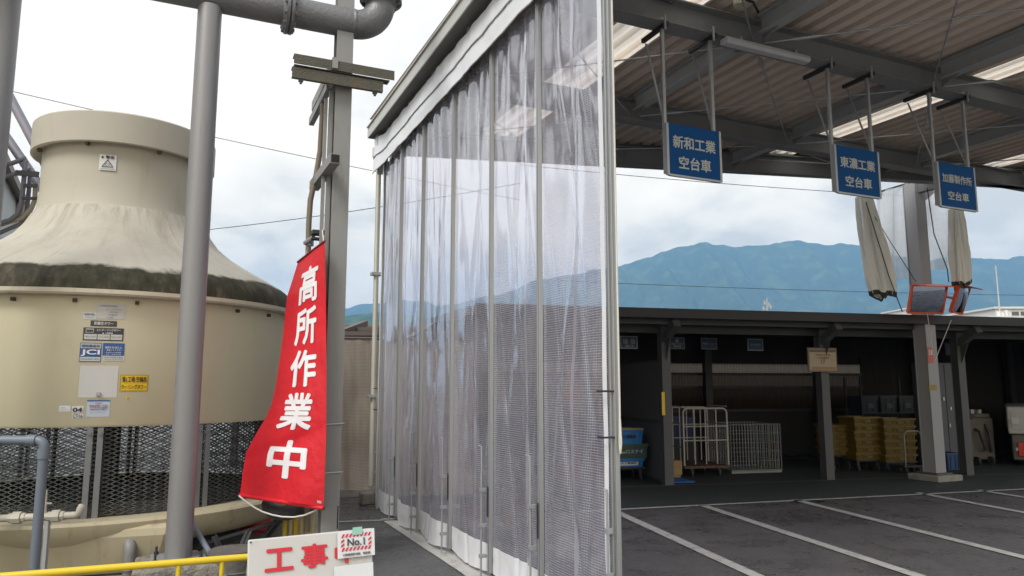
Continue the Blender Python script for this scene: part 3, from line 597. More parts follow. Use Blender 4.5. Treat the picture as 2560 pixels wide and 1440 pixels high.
def rope(name, label, pts, r, mat, cat='rope', sag=0.0, kind=None, n=14, group=None):
    P = []
    for a, b in zip(pts, pts[1:]):
        for k in range(n): t = k / n; P.append(Vector(a).lerp(Vector(b), t) - Vector((0, 0, sag * 4 * t * (1 - t))))
    P.append(Vector(pts[-1])); o = MB().tube(P, r, 6).build(name, mat, origin=P[0], smooth=True)
    return tag(o, label, cat, group, kind)
rope('tie_rope', 'thin slack rope from the left sheet bundle down past the wide mirror', [at(2182, 535, 11.6), at(2290, 705, 11.6)], .006, wire_m)
rope('tie_rope', 'dark tie rope running down the left sheet bundle to the shed roof', [at(2165, 505, 11.5), at(2222, 690, 11.5), at(2256, 780, 11.5)], .008, wire_m)
rope('tie_rope', 'pale ropes hanging below the mirrors against the column', [at(2318, 782, 11.7), at(2332, 880, 11.9)], .006, rope_m)
rope('tie_rope', 'pale slanting rope right of the column below the mirrors', [at(2378, 800, 11.7), at(2338, 900, 11.9)], .006, rope_m)
rope('tie_rope', 'dark double rope hanging from the third sign toward the mirrors', [at(2318, 470, 11.6), at(2335, 585, 11.7), at(2368, 672, 11.7), at(2372, 705, 11.7)], .008, wire_m)

# ================================================================== CLEAR CURTAIN
PU = [9.42, 8.52, 7.63, 6.64, 5.66, 4.74, 3.80]
cur = thing('sheet_curtain', 'tall clear accordion sheet curtain with woven grid and white hem on aluminium posts', 'curtain', wor('A', V0, 6.6, 0), A)
ZT, ZH, ZL = 4.52, .265, .06
for i in range(6):
    ua, ub = PU[i] - .03, PU[i + 1] + .03; sd_ = i * 7.3
    def dv(s_, z, sd_=sd_, i=i):
        k = math.sin(math.pi * s_)
        top = max(0, (z - 2.6) / 1.9); f = 0
        f += .015 * top ** 1.6 * (math.sin(s_ * 2 * math.pi * (3.2 + .5 * math.sin(sd_)) + sd_ + .6 * math.sin(z * 1.3 + sd_)) + .35 * fbm(s_ * 3.5 + sd_, z * .3, 0, 2)) * min(1, k * 3)
        f += .008 * k * fbm(s_ * 2.4 + sd_, z * .22, 4.0, 2)
        lo = max(0, (2.6 - z) / 2.6)
        f += -.055 * k * lo * (.5 + .5 * math.sin(sd_ + 1.2))
        x = s_ * 1.0 + z * .22 + sd_; x2 = s_ - z * .16 + sd_ * 1.7      # slanting tension creases
        f += .016 * k * max(0, 1 - abs((x * 2.3 % 1) - .5) * 9) * min(1, (4.6 - z) * .5)
        f += .013 * k * max(0, 1 - abs((x2 * 1.7 % 1) - .5) * 8)
        f += .035 * k * fbm(s_ * 1.1 + sd_, z * .55, 0, 3)
        return f
    def pf(a, b, ua=ua, ub=ub, dv=dv):
        z = ZH + (ZT - ZH) * b; return (V0 - .02 + dv(a, z), ua + (ub - ua) * a, z)
    pan = MB('A').sheet(pf, 64, 90, lambda a, b, w_=ua - ub: (a * w_ * 1.05, b * (ZT - ZH))).build('sheet_panel', film, cur, smooth=True)
    def hf(a, b, ua=ua, ub=ub, dv=dv, sd_=sd_):
        z = ZL + (ZH + .004 - ZL) * b; k = math.sin(math.pi * a)
        return (V0 - .022 + dv(a, z) - .018 * k * (1 - b) * (.6 + .4 * math.sin(sd_)) + .005 * fbm(a * 8 + sd_, b * 3), ua + (ub - ua) * a, z - .03 * k * (1 - b))
    MB('A').sheet(hf, 40, 6).build('hem', whitepvc, pan, smooth=True)
    # welded seam strip with doubled film
    sm = .62 + .12 * math.sin(i * 2.1)
    MB('A').sheet(lambda a, b, dv=dv, ua=ua, ub=ub, sm=sm: (V0 - .026 + dv(sm + a * .045, ZH + (ZT - ZH) * b), ua + (ub - ua) * (sm + a * .045), ZH + (ZT - ZH) * b), 2, 60, lambda a, b: (.008 + a * .001, .008)).build('seam', seamfilm, pan, smooth=True)
for i, u_ in enumerate(PU[1:6]):
    po = MB('A').box(V0 - .05, V0 - .015, u_ - .014, u_ + .014, .06, 4.62).box(V0 - .058, V0 - .05, u_ - .006, u_ + .006, .06, 4.60).build('post', alu, cur, bevel=.003)
    bolt = MB('A').tube([(V0 - .10, u_ + .10, 1.06), (V0 - .10, u_ + .035, 1.06), (V0 - .10, u_ + .035, .02)], .008, 8)
    for z_ in (.18, .42, .70): bolt.box(V0 - .115, V0 - .055, u_ + .018, u_ + .052, z_, z_ + .025)
    bolt.build('drop_bolt', galv, po, smooth=True)
    MB('A').box(V0 - .062, V0 - .0585, u_ - .012, u_ + .012, .50, .74).build('latch_plate', darksteel, po)
# end posts with white edge strips
for (u_, du, nm) in ((PU[6], -1, 'end_post'), (PU[0], 1, 'end_post')):
    po = MB('A').box(V0 - .045, V0 - .005, min(u_, u_ + du * .02), max(u_, u_ + du * .02), .04, 4.62).box(V0 - .03, V0 + .0, min(u_ + du * .022, u_ + du * .03), max(u_ + du * .022, u_ + du * .03), .04, 4.62).box(V0 - .03, V0 - .0, min(u_ + du * .033, u_ + du * .045), max(u_ + du * .033, u_ + du * .045), .0, 4.70).build(nm, alu, cur, bevel=.003)
    MB('A').sheet(lambda a, b: (V0 - .052 + .002 * math.sin(b * 31), u_ - du * (.002 + .05 * a), .05 + 4.45 * b), 2, 60).build('edge_strip', whitepvc, po, smooth=True)
    for z_ in (1.25, 1.52): MB('A').tube([(V0 - .10, u_ - du * .04, z_), (V0 - .10, u_ + du * .03, z_), (V0 - .02, u_ + du * .035, z_)], .006, 8).build('hook', darksteel, po, smooth=True)
    bo_ = MB('A').tube([(V0 - .08, u_ - du * .01, .95), (V0 - .08, u_ + du * .016, .95), (V0 - .08, u_ + du * .016, .1)], .007, 8)
    for z_ in (.25, .45, .7): bo_.box(V0 - .09, V0 - .046, u_ + du * .016 - .01, u_ + du * .016 + .01, z_, z_ + .03)
    bo_.build('drop_bolt', galv, po, smooth=True)
# curtain runners at the head of the panels
rn0 = MB('A').box(V0 - .01, V0 + .03, 3.9, 3.93, 4.47, 4.53).build('runner', galv, cur)
for k in range(1, 58):
    c = rn0.copy(); COL.objects.link(c); c.parent = cur; c.location = (0, k * .095, 0)
rope('pull_cord', 'white pull cord with a loop beside the near curtain post', [wor('A', V0 - .01, 3.735, 4.3), wor('A', V0 - .01, 3.735, 1.38), wor('A', V0 - .01, 3.745, 1.22), wor('A', V0 - .01, 3.735, 1.16), wor('A', V0 - .01, 3.725, 1.22), wor('A', V0 - .01, 3.735, 1.36)], .006, rope_m, 'cord', n=4)
# valance above
val = thing('valance', 'white tarpaulin valance laced along the head of the clear curtain', 'valance', wor('A', V0 - .1, 6.6, 4.5), A)
def vf(a, b):
    u_ = 9.62 - 7.0 * a; z = 4.47 + .43 * b
    end = max(0, 1 - a * 22)
    return (V0 - .085 - .05 * end - .014 * fbm(a * 22, b * 1.2, 0, 4) - .012 * (1 - b) + .01 * b, u_, z - .05 * end * (1 - b) + .02 * fbm(a * 26, 5.0) * b * b)
MB('A').sheet(vf, 180, 14).build('sheet', whitepvc, val, smooth=True)
MB('A').tube([Vector(vf(k / 120, .47)) + Vector((-.006, 0, 0)) for k in range(121)], .008, 6).build('seam', M('grey seam', (.34, .35, .36), .6), val, smooth=True)
MB('A').tube([Vector(vf(k / 120, 0)) + Vector((-.002, 0, 0)) for k in range(121)], .007, 6).build('bottom_welt', M('grey welt', (.45, .46, .48), .6), val, smooth=True)
MB('A').sheet(lambda a, b: (V0 - .085 + .15 * a, 9.62 + .02 * math.sin(a * 9), 4.42 + .48 * b), 4, 6).build('end_flap', whitepvc, val, smooth=True)
# ================================================================== COOLING TOWER
TH, TD = R(28.5), 9.0
TC = Vector((-TD * math.sin(TH), TD * math.cos(TH), 0))
tow = thing('cooling_tower', 'big round cream cooling tower with algae stained cone and dark mesh belt', 'cooling tower', TC)
def lat(name, prof, mt, n=96, parent=tow, **k): return MB().lathe(TC, prof, n).build(name, mt, parent, smooth=True, **k)
cap = lat('fan_ring', [(.80, 4.0), (.88, 3.965), (.905, 3.975), (.905, 4.275), (.89, 4.29), (.85, 4.29), (.84, 4.14)], frpcap)
lat('throat', [(.80, 4.24), (.80, 3.99), (.795, 3.6), (.815, 3.38), (.83, 3.34)], M('throat fibreglass', (.42, .39, .315), .55, var=.06, scale=1.5, dirt=((.34, .30, .22), 2.2, (2, 2, .5), .54, .5), spec=.3))
lat('fan_plate', [(.79, 3.75), (.2, 3.78), (0.01, 3.78)], darksteel, 48)
lat('cone', [(.825, 3.35), (.86, 3.30), (.91, 3.20), (1.00, 3.075), (1.15, 2.945), (1.36, 2.815), (1.56, 2.705), (1.71, 2.62), (1.81, 2.54), (1.86, 2.45), (1.875, 2.37)], conem_frp)
lat('flange_lip', [(1.86, 2.375), (1.905, 2.37), (1.91, 2.335), (1.90, 2.318), (1.80, 2.315)], M('lip fibreglass', (.46, .41, .31), .6, var=.1, scale=3, dirt=((.14, .12, .08), 5, (1, 1, 1), .56, .7)))
lat('casing', [(1.80, 2.33), (1.80, 1.225), (1.785, 1.205), (1.74, 1.205)], frp)
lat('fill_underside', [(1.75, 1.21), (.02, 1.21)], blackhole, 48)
lat('basin', [(1.70, .455), (1.90, .46), (1.985, .455), (2.005, .43), (1.995, .36), (1.93, .27), (1.80, .20), (1.55, .15), (1.30, .12)], basinm)
lat('basin_floor', [(1.72, .45), (1.55, .34), (.02, .30)], wetdark, 48)
lat('suction_pipe', [(.13, .3), (.13, 1.21)], darksteel, 16)
# casing bolts, ring bolts, cone ribs
bl = MB()
for k in range(24):
    a = 2 * math.pi * k / 24 + .06
    for r_, z_ in ((1.815, 2.275),): c = TC + Vector((math.cos(a) * r_, math.sin(a) * r_, z_)); bl.cbox(c, (.03, .03, .03), a)
    if k % 3 == 0:
        c = TC + Vector((math.cos(a) * .85, math.sin(a) * .85, 3.955)); bl.cbox(c, (.045, .03, .035), a)
bl.build('bolt', M('rusty bolt', (.08, .05, .03), .8), tow, kind='stuff')
# expanded-metal belt: zig-zag strands all round
mesh_m = M('galvanised expanded metal', (.085, .088, .082), .6, .3, var=.3, scale=8, dirt=((.04, .035, .02), 5, (1, 1, 1), .5, .7))
lv = MB(); rows, nseg = 40, 264
for j in range(rows):
    zc = .47 + (1.20 - .47) * (j + .5) / rows; am = (1.20 - .47) / rows * .5
    ring = []
    for k in range(nseg):
        a = 2 * math.pi * k / nseg; s_ = am if (k + j) % 2 else -am; r_ = 1.765 + (.006 if k % 2 else -.006)
        cs, sn = math.cos(a), math.sin(a)
        ring.append([lv.v((TC.x + (r_ + dr) * cs, TC.y + (r_ + dr) * sn, zc + s_ + dz)) for dr, dz in ((-.006, -.0042), (.006, -.0042), (.006, .0042), (-.006, .0042))])
    for k in range(nseg):
        p, q = ring[k], ring[(k + 1) % nseg]
        for m_ in range(4): lv.bm.faces.new((p[m_], p[(m_ + 1) % 4], q[(m_ + 1) % 4], q[m_]))
lv.build('mesh_belt', mesh_m, tow)
def cyl(px, py, r_):                      # photo point on the round casing -> (angle, z)
    d = ray(px, py); a = d.x * d.x + d.y * d.y; b = -2 * (d.x * TC.x + d.y * TC.y); c = TC.x ** 2 + TC.y ** 2 - r_ * r_
    t = (-b - math.sqrt(b * b - 4 * a * c)) / (2 * a); p = EYEV + d * t; return math.atan2(p.y - TC.y, p.x - TC.x), p.z
def cfn(ph0, ph1, z0, z1, r_):            # unit square wrapped on the casing
    return lambda a, b: (TC.x + r_ * math.cos(ph0 + (ph1 - ph0) * (a + .5)), TC.y + r_ * math.sin(ph0 + (ph1 - ph0) * (a + .5)), z0 + (z1 - z0) * (b + .5))
mulm = M('dull mullion steel', (.20, .205, .205), .55, .3, var=.2, scale=8, dirt=((.10, .085, .06), 7.0, (1, 1, .3), .55, .7))
phj0, phj1 = cyl(229, 1200, 1.80)[0], cyl(507, 1180, 1.80)[0]; step = phj1 - phj0
for k in range(-3, 12):
    if k * step > 2 * math.pi - 3.5 * step: break
    for off in (-.022, .022):
        ph = phj0 + k * step + off; c = TC + Vector((math.cos(ph) * 1.79, math.sin(ph) * 1.79, 0))
        MB().cbox(c + Vector((0, 0, .80)), (.012, .045, .80), ph).cbox(c + Vector((math.cos(ph) * .012, math.sin(ph) * .012, 1.15)), (.02, .02, .02), ph).build('mullion', mulm, tow)
# sump box under the basin, front left, with its drain
ph = cyl(120, 1380, 1.9)[0]; sx = Vector((-math.sin(ph), math.cos(ph), 0)); sr = Vector((math.cos(ph), math.sin(ph), 0))
sc_ = TC + sr * 1.25
MB().hexa([sc_ + sx * a + sr * b + Vector((0, 0, z)) for a, b, z in ((-1.0, -.9, 0), (-1.0, .62, 0), (.85, .62, 0), (.85, -.9, 0), (-1.0, -.9, .40), (-1.0, .70, .40), (.95, .70, .40), (.95, -.9, .40))]).build('sump', basinm, tow, bevel=.08)
pd = cyl(322, 1365, 1.97); pp = Vector((TC.x + 1.97 * math.cos(pd[0]), TC.y + 1.97 * math.sin(pd[0]), pd[1]))
rd = Vector((math.cos(pd[0]), math.sin(pd[0]), 0))
MB().tube([pp - rd * .25 + Vector((0, 0, .03)), pp + Vector((0, 0, .03))] + arc(pp + rd * 0 + Vector((0, 0, -.05)), rd * .08, Vector((0, 0, .08)), math.pi / 2, 0, 6) + [pp + rd * .08 + Vector((0, 0, -.30))], .048, 16).build('drain_pipe', M('grey drain', (.20, .20, .19), .5, var=.15, scale=8), tow, smooth=True)
MB().lathe(pp + rd * .08, [(.049, -.17), (.066, -.17), (.066, -.13), (.049, -.13)], 20).build('drain_collar', galv, tow, smooth=True)
# labels on the casing
def sticker(px0, py0, px1, py1, mt, texts=(), name='sticker', inset=None):
    r_ = 1.80; a0, z1 = cyl(px0, py0, r_); a1, z1b = cyl(px1, py0, r_); z0 = cyl(px0, py1, r_)[1]; z0b = cyl(px1, py1, r_)[1]
    z0, z1 = (z0 + z0b) / 2, (z1 + z1b) / 2
    st = MB().sheet(lambda a, b: cfn(a0, a1, z0, z1, r_ + .003)(a - .5, b - .5), 8, 2).build(name, mt, tow, smooth=True)
    if inset:
        f_ = cfn(a0, a1, z0, z1, r_ + .0045); k, m2 = inset
        MB().sheet(lambda a, b: f_((a - .5) * k, (b - .5) * k), 8, 2).build('panel', m2, st, smooth=True)
    f_ = cfn(a0, a1, z0, z1, r_ + .0065)
    for item in texts:
        if item[0] == 'box':
            _, x0, x1, y0, y1, m3 = item; MB().sheet(lambda a, b: f_(x0 + (x1 - x0) * a, y0 + (y1 - y0) * b), 6, 2).build('printed_field', m3, st)
        else:
            s_, cx, cy, ww, hh, m3, bo = item; f2 = cfn(a0, a1, z0, z1, r_ + .009)
            MB().text(s_, lambda a, b: f2(cx + a * ww, cy + b * hh), bo, 3).build('lettering', m3, st)
    return st
wp_ = M('warning sticker', (.60, .60, .58), .45, var=.03)
def throat_sticker():
    r_ = .80; a0, z1 = cyl(250, 386, r_); a1, _ = cyl(293, 386, r_); z0 = cyl(250, 425, r_)[1]
    st = MB().sheet(lambda a, b: cfn(a0, a1, z0, z1, r_ + .006)(a - .5, b - .5), 8, 3).build('warning_sticker', wp_, tow)
    f_ = cfn(a0, a1, z0, z1, r_ + .012); t = MB()
    t.text('⚠ 警告' if False else '警告', lambda a, b: f_(.12 + a * .5, .34 + b * .2), .015)
    P = [(-.32, -.28), (.32, -.28), (0, .16)]
    for i in range(3):
        (xa, ya), (xb, yb) = P[i], P[(i + 1) % 3]; dx, dy = xb - xa, yb - ya; ln = math.hypot(dx, dy); nx, ny = -dy / ln * .022, dx / ln * .022
        t.poly([f_(xa - nx, ya - ny), f_(xb - nx, yb - ny), f_(xb + nx, yb + ny), f_(xa + nx, ya + ny)])
    for k in range(14):
        if k in (3, 10): continue
        a, b = 2 * math.pi * k / 14, 2 * math.pi * (k + 1) / 14
        t.poly([f_(r1 * math.cos(q) * 1.3, -.14 + r1 * math.sin(q)) for r1, q in ((.075, a), (.10, a), (.10, b), (.075, b))])
    t.poly([f_(-.40, .27), f_(-.22, .27), f_(-.31, .43)])
    t.poly([f_(-.42, -.42), f_(.42, -.42), f_(.42, -.40), f_(-.42, -.40)])
    t.build('printing', blackink, st)
throat_sticker()
sticker(243, 760, 314, 798, palelabel, (('三菱樹脂製 管理銘板', -.1, .36, .62, .12, greyink, 0), ('クーリングタワー', .12, .14, .55, .11, greyink, 0), ('CAP-430', .10, -.04, .30, .10, greyink, 0), ('耐震型', .08, -.22, .30, .10, greyink, 0), ('名古屋', -.02, -.40, .22, .10, greyink, 0)), 'nameplate')
sticker(209, 781, 241, 798, paper, (('PLANT NO.', 0, .22, .8, .26, blackink, .01), ('──────', 0, -.2, .7, .05, greyink, 0)), 'plant_label')
sticker(227, 802, 293, 816, M('black plate', (.045, .045, .05), .4), (('耐震型タワー', 0, 0, .72, .58, whiteink, .012),), 'name_band')
blk = M('black nameplate', (.035, .035, .04), .4)
sticker(209, 820, 310, 852, blk, (('box', -.44, -.24, .10, .42, M('pale field', (.45, .45, .44), .5)), ('box', -.47, -.16, -.42, .0, palelabel), ('box', -.14, .16, -.42, .0, palelabel), ('box', .18, .47, -.42, .0, palelabel),
    ('超低騒音', -.34, .26, .17, .20, blackink, .01), ('ヒシクーリングタワー', .13, .33, .58, .19, whiteink, .012), ('▲ 三菱樹脂', .10, .09, .26, .12, whiteink, .01), ('能力 冷却', -.31, -.20, .24, .12, greyink, 0), ('口径 風量', .01, -.20, .24, .12, greyink, 0), ('電源 質量', .32, -.20, .24, .12, greyink, 0)), 'rating_plate')
sticker(201, 857, 255, 905, blueink, (('box', -.47, .47, .21, .46, palelabel), ('box', -.47, .47, -.46, -.24, palelabel), ('超低騒音形', 0, .34, .84, .14, blueink, .01), ('JCI', 0, -.02, .84, .32, whiteink, .03), ('日本冷却塔工業会', 0, -.35, .84, .08, blueink, 0)), 'certification_sticker')
sticker(258, 858, 312, 889, blueink, (('清掃を月1回以上、', 0, .14, .80, .17, whiteink, .01), ('実施してください', .04, -.06, .72, .16, whiteink, .01), ('冷却塔の水質管理', 0, -.26, .7, .08, whiteink, 0), ('点検・清掃の記録', 0, -.40, .7, .07, whiteink, 0)), 'notice_sticker')
sticker(258, 890, 312, 903, palelabel, (('日本冷却塔工業会', 0, .2, .84, .30, blueink, 0), ('JAPAN COOLING TOWER', 0, -.25, .84, .2, blueink, 0)), 'notice_sticker')
sticker(201, 914, 297, 994, M('bleached patch', (.53, .52, .49), .55, var=.06, scale=4), (), 'bleached_patch')
sticker(301, 937, 371, 978, yellowst, (('第1工場 空調用', 0, .22, .86, .34, blackink, .016), ('クーリングタワー', 0, -.23, .90, .27, blackink, .016), ('box', -.485, .485, .465, .485, blackink), ('box', -.485, .485, -.485, -.465, blackink), ('box', -.49, -.478, -.48, .48, blackink), ('box', .478, .49, -.48, .48, blackink)), 'yellow_sign')
sticker(316, 992, 323, 999, yellowst, (('4', 0, 0, .5, .7, blackink, .01),), 'number_tag')
sticker(218, 1000, 276, 1042, M('pale blue notice', (.42, .48, .55), .4, var=.03), (('box', -.5, .5, .43, .5, blueink), ('冷却塔の', 0, .30, .30, .10, blueink, 0), ('定期清掃・点検', 0, .17, .80, .09, redink, .005), ('レジオネラ属菌', 0, .05, .7, .08, redink, .005), ('抑制対策をお願い', 0, -.07, .7, .08, blueink, 0), ('エンジニアリング', 0, -.24, .65, .08, redink, 0)), 'notice_sticker')
sticker(148, 1014, 177, 1029, paper, (('━━━', -.15, .15, .4, .05, greyink, 0), ('─────', 0, -.2, .7, .04, greyink, 0)), 'small_label')
sticker(181, 1015, 209, 1032, paper, (('04', 0, -.05, .80, .62, blackink, .03),), 'number_label')
sticker(181, 1034, 209, 1046, paper, (('CT16', 0, 0, .84, .70, blackink, .01),), 'number_label')
b_ = cyl(246, 985, 1.80); bc = Vector((TC.x + 1.81 * math.cos(b_[0]), TC.y + 1.81 * math.sin(b_[0]), b_[1]))
MB().cbox(bc, (.03, .03, .03), b_[0]).build('casing_bolt', galv, tow)

# ================================================================== PIPES AND POSTS
PB = g(445, 1400, .2); PA = loc('A', PB)
pole = thing('pipe_support_pole', 'thick silver round steel pole on a concrete pad holding up the overhead pipe', 'pole', (PB.x, PB.y, 0))
MB().lathe((PB.x, PB.y, 0), [(.100, .225), (.099, 3.0), (.098, 4.80)], 40).build('shaft', polep, pole, smooth=True)
MB('A').cbox((PA.x, PA.y, .212), (.40, .40, .024)).build('base_plate', galv, pole, bevel=.003)
MB('A').cbox((PA.x, PA.y, .10), (.62, .55, .20)).build('footing', oldconc, pole, bevel=.02)
for a in (-1, 1):
    for b in (-1, 1): MB('A').lathe((PA.x + a * .16, PA.y + b * .16, .225), [(.0, .0), (.018, .0), (.018, .02), (.009, .02), (.009, .06), (0, .06)], 8).build('anchor_bolt', darksteel, pole)

ov = thing('overhead_pipe', 'thick grey painted pipe with bolted flange joint and elbow passing over the silver pole', 'pipe', wor('A', PA.x, PA.y, 4.95), A)
ZC, RP = 4.912, .134
ve = on_u('A', 882, 45, PA.y).x
pts = [(-6.0, PA.y, ZC), (ve, PA.y, ZC)]
MB('A').tube(pts, RP, 32).build('pipe', pipep, ov, smooth=True)
MB('A').tube([(ve + .012, PA.y, ZC)] + arc((ve + .012, PA.y, ZC + .25), (0, 0, -.25), (.25, 0, 0), 0, math.pi / 2, 14) + [(ve + .262, PA.y, ZC + .26)], RP, 32).build('elbow', pipep, ov, smooth=True)
MB('A').tube([(ve - .01, PA.y, ZC), (ve + .0, PA.y, ZC), (ve + .01, PA.y, ZC), (ve + .022, PA.y, ZC)], [RP, RP + .006, RP + .006, RP], 32).build('weld', pipep, ov, smooth=True)
def flange(c, d, R_, t, gap):
    c, d = Vector(c), Vector(d).normalized(); m = MB('A')
    for s_ in (-1, 1): m.tube([c + d * (s_ * gap), c + d * (s_ * (gap + t))], R_, 36).tube([c + d * (s_ * (gap + t)), c + d * (s_ * (gap + t + .03))], [RP + .03, RP], 32)
    f_ = m.build('flange', pipep, ov, smooth=True)
    x = d.orthogonal().normalized(); y = d.cross(x)
    for k in range(12):
        a = 2 * math.pi * (k + .5) / 12; q = c + (x * math.cos(a) + y * math.sin(a)) * (R_ - .028); MB('A').tube([q - d * (gap + t + .022), q + d * (gap + t + .022)], .016, 6).build('flange_bolt', pipep, f_)
    MB('A').tube([c - d * gap, c + d * gap], R_ - .012, 32).build('gasket', blackrub, f_)
vf_ = on_u('A', 722, 40, PA.y).x
flange((vf_, PA.y, ZC), (1, 0, 0), .205, .026, .006)
flange((ve + .262, PA.y, ZC + .30), (0, 0, 1), .200, .026, .004)
MB('A').tube([(ve + .262, PA.y, ZC + .29), (ve + .262, PA.y, ZC + 1.4)], RP, 32).build('riser', pipep, ov, smooth=True)

# steel H post with its arms
HP = at(824, 1200, 6.45); HA = loc('A', HP); hx, hy = HA.x, HA.y
hp = thing('steel_post', 'weathered grey H section steel post with mossy cross arms above the red banner', 'post', (HP.x, HP.y, 0), A)
MB('A').box(hx - .075, hx + .075, hy - .075, hy - .066, 0, 6.0).box(hx - .075, hx + .075, hy + .066, hy + .075, 0, 6.0).box(hx - .004, hx + .004, hy - .066, hy + .066, 0, 6.0).build('shaft', hpost, hp)
MB('A').box(hx - .115, hx - .078, hy - .02, hy + .02, 2.3, 4.28).box(hx - .155, hx - .125, hy - .0, hy + .03, 2.3, 4.15).build('cable_rail', hpost, hp)
def hz(py, px=830): return at(px, py, 6.45).z
za1, za2 = hz(178), hz(215)
def angle_arm(va, vb, u_, z, s1, name='cross_arm', par=hp):
    return MB('A').box(va, vb, u_ - s1, u_, z - .006, z).box(va, vb, u_ - .006, u_, z - s1, z - .006).build(name, rusty, par)
MB('A').box(hx - .46, hx + .44, hy - .078 - .11, hy - .078 - .104, za1 - .085, za1 + .005).box(hx - .46, hx + .44, hy - .1819, hy - .078, za1 - .001, za1 + .005).box(hx - .455, hx + .40, hy - .17, hy - .08, za1 - .095, za1 - .085).build('cross_arm', rusty, hp)
zl = za1 - .108
MB('A').box(hx - .47, hx + .34, hy - .17, hy - .165, zl - .10, zl).box(hx - .47, hx + .34, hy - .1649, hy - .08, zl - .006, zl).box(hx - .47, hx + .34, hy - .1649, hy - .13, zl - .10, zl - .094).build('cross_arm', rusty, hp)
for v_ in (-.40, -.14, .26): MB('A').box(hx + v_, hx + v_ + .02, hy - .155, hy - .135, zl - .14, zl - .12).box(hx + v_ - .01, hx + v_ + .03, hy - .16, hy - .13, zl - .1199, zl - .1005).build('arm_bolt', rusty, hp)
MB('A').bar((hx - .105, hy - .20, za1 - .02), (hx - .105, hy + .95, za1 - .02), .05, .10).build('side_arm', hpost, hp)
MB('A').bar((hx - .12, hy - .02, za1 - .17), (hx - .12, hy + 1.0, za1 - .17), .05, .075).build('side_arm', hpost, hp)
MB('A').box(hx - .09, hx + .09, hy - .10, hy + .10, za1 + .0, za1 + .02).build('arm_plate', rusty, hp)
zb_ = at(838, 396, 6.15).z; bx = on_u('A', 838, 396, hy - .42)
sq = MB('A').bar((bx.x, hy - .42, bx.z), (bx.x - .02, hy + .55, bx.z), .085, .085).build('square_bracket', hpost, hp)
MB('A').box(bx.x - .034, bx.x + .034, hy - .424, hy - .4201, bx.z - .034, bx.z + .034).build('open_end', blackhole, sq)
for z_ in (hz(1060), hz(1180)): MB('A').tube([(hx - .09, hy - .08, z_), (hx + .085, hy - .085, z_ + .005), (hx + .10, hy - .06, z_ + .005), (hx + .10, hy + .08, z_)], .007, 8).build('wire_band', galv, hp, smooth=True)
MB('A').box(hx + .058, hx + .068, hy - .0765, hy - .0751, hz(1320) + .0, hz(1262)).build('paint_scar', blackhole, hp)
# brown conduit up the post
cpts = [at(768, 1330, 6.7), at(770, 660, 6.7), at(772, 560, 6.7), at(776, 500, 6.7), at(790, 440, 6.7), at(800, 380, 6.7), at(805, 300, 6.7), at(808, 240, 6.7)]
cd = tag(MB().tube(cpts, .026, 12).build('cable_conduit', brownpipe, origin=cpts[0], smooth=True), 'brown bent conduit climbing beside the weathered H section post', 'conduit')
cc = at(783, 592, 6.5)
cl = thing('pipe_clamp', 'small steel beam clamp holding the conduit above the red banner', 'clamp', cc)
MB().cbox(cc + Vector((.04, 0, .035)), (.11, .12, .035), A).cbox(cc + Vector((.03, 0, -.02)), (.09, .10, .015), A).build('jaw', darksteel, cl)
MB().tube([cc + Vector((-.10, .1, -.04)), cc + Vector((.0, .02, .0))], .022, 8).tube([cc + Vector((-.06, .12, .01)), cc + Vector((-.06, .12, -.06))], .034, 12).build('collar', galv, cl, smooth=True)

# ================================================================== RED BANNER
ban = thing('banner', 'red vertical banner with white lettering tied to the weathered post', 'banner', at(810, 1268, 6.2))
LE = [(655, 745), (700, 731), (740, 718), (800, 711), (850, 706), (900, 699), (960, 690), (1010, 679), (1045, 664), (1085, 640), (1130, 616), (1180, 607), (1238, 600)]
def left_x(t):
    y = 655 + (1238 - 655) * max(0, min(1, t))
    for (ya, xa), (yb, xb) in zip(LE, LE[1:]):
        if ya <= y <= yb + .01: q = (y - ya) / (yb - ya); return xa + (xb - xa) * q, y
    return 600, 1238
def banner(a, b):                        # a 0..1 left to right, b 0..1 top to bottom
    lx, ly = left_x(b); rx = 812 + 4 * math.sin(b * 3.1) - 8 * max(0, b - .75) * 1.6; ry = 603 + (1268 - 603) * b
    YL = 6.72 - .10 * math.sin(b * math.pi) + .04 * math.sin(b * 9)
    px = lx + (rx - lx) * a; py = ly + (ry - ly) * a
    Y = YL + (6.20 - YL) * a - .07 * math.sin(a * math.pi) * (.4 + b) + .018 * math.sin(a * 9 + b * 11) * b + .035 * math.exp(-((b - .70 - .14 * (1 - a)) / .035) ** 2) * (1 - a * .7) + .012 * fbm(a * 2.5, b * 5)
    return at(px, py, Y)
cloth = MB().sheet(banner, 40, 130).build('cloth', redcloth, ban, smooth=True)
def bfn(cx, cy, ww, hh):
    def f(a, b):
        s_, t = cx + a * ww, cy - b * hh; p = banner(s_, t); n = (banner(s_ + .01, t) - banner(s_ - .01, t)).cross(banner(s_, t + .005) - banner(s_, t - .005)).normalized()
        if n.dot(EYEV - p) < 0: n = -n
        return p + n * .004
    return f
for ch, cx, cy, ww, hh in (('高', .56, .135, .46, .140), ('所', .54, .300, .46, .140), ('作', .53, .468, .50, .140), ('業', .50, .640, .50, .140), ('中', .52, .832, .46, .145)):
    MB().text(ch, bfn(cx, cy, ww, hh), .028, 10).build('lettering', whiteink, ban)
MB().text('株式会社', bfn(.95, .982, .05, .010), .02, 2).build('lettering', whiteink, ban)
MB().tube([banner(0, 1.004), banner(.5, 1.004), banner(1, 1.004)], .017, 10).build('bottom_rod', redcloth, ban, smooth=True)
MB().tube([banner(1, 1.004), banner(1, 1.004) + (banner(1, 1) - banner(.9, 1)) * .08], .013, 10).build('rod_end', darksteel, ban, smooth=True)
MB().tube([banner(-.01, 0), banner(.5, -.002), banner(1.0, 0)], .011, 8).build('top_rod', M('dark red hem', (.16, .01, .015), .6), ban, smooth=True)
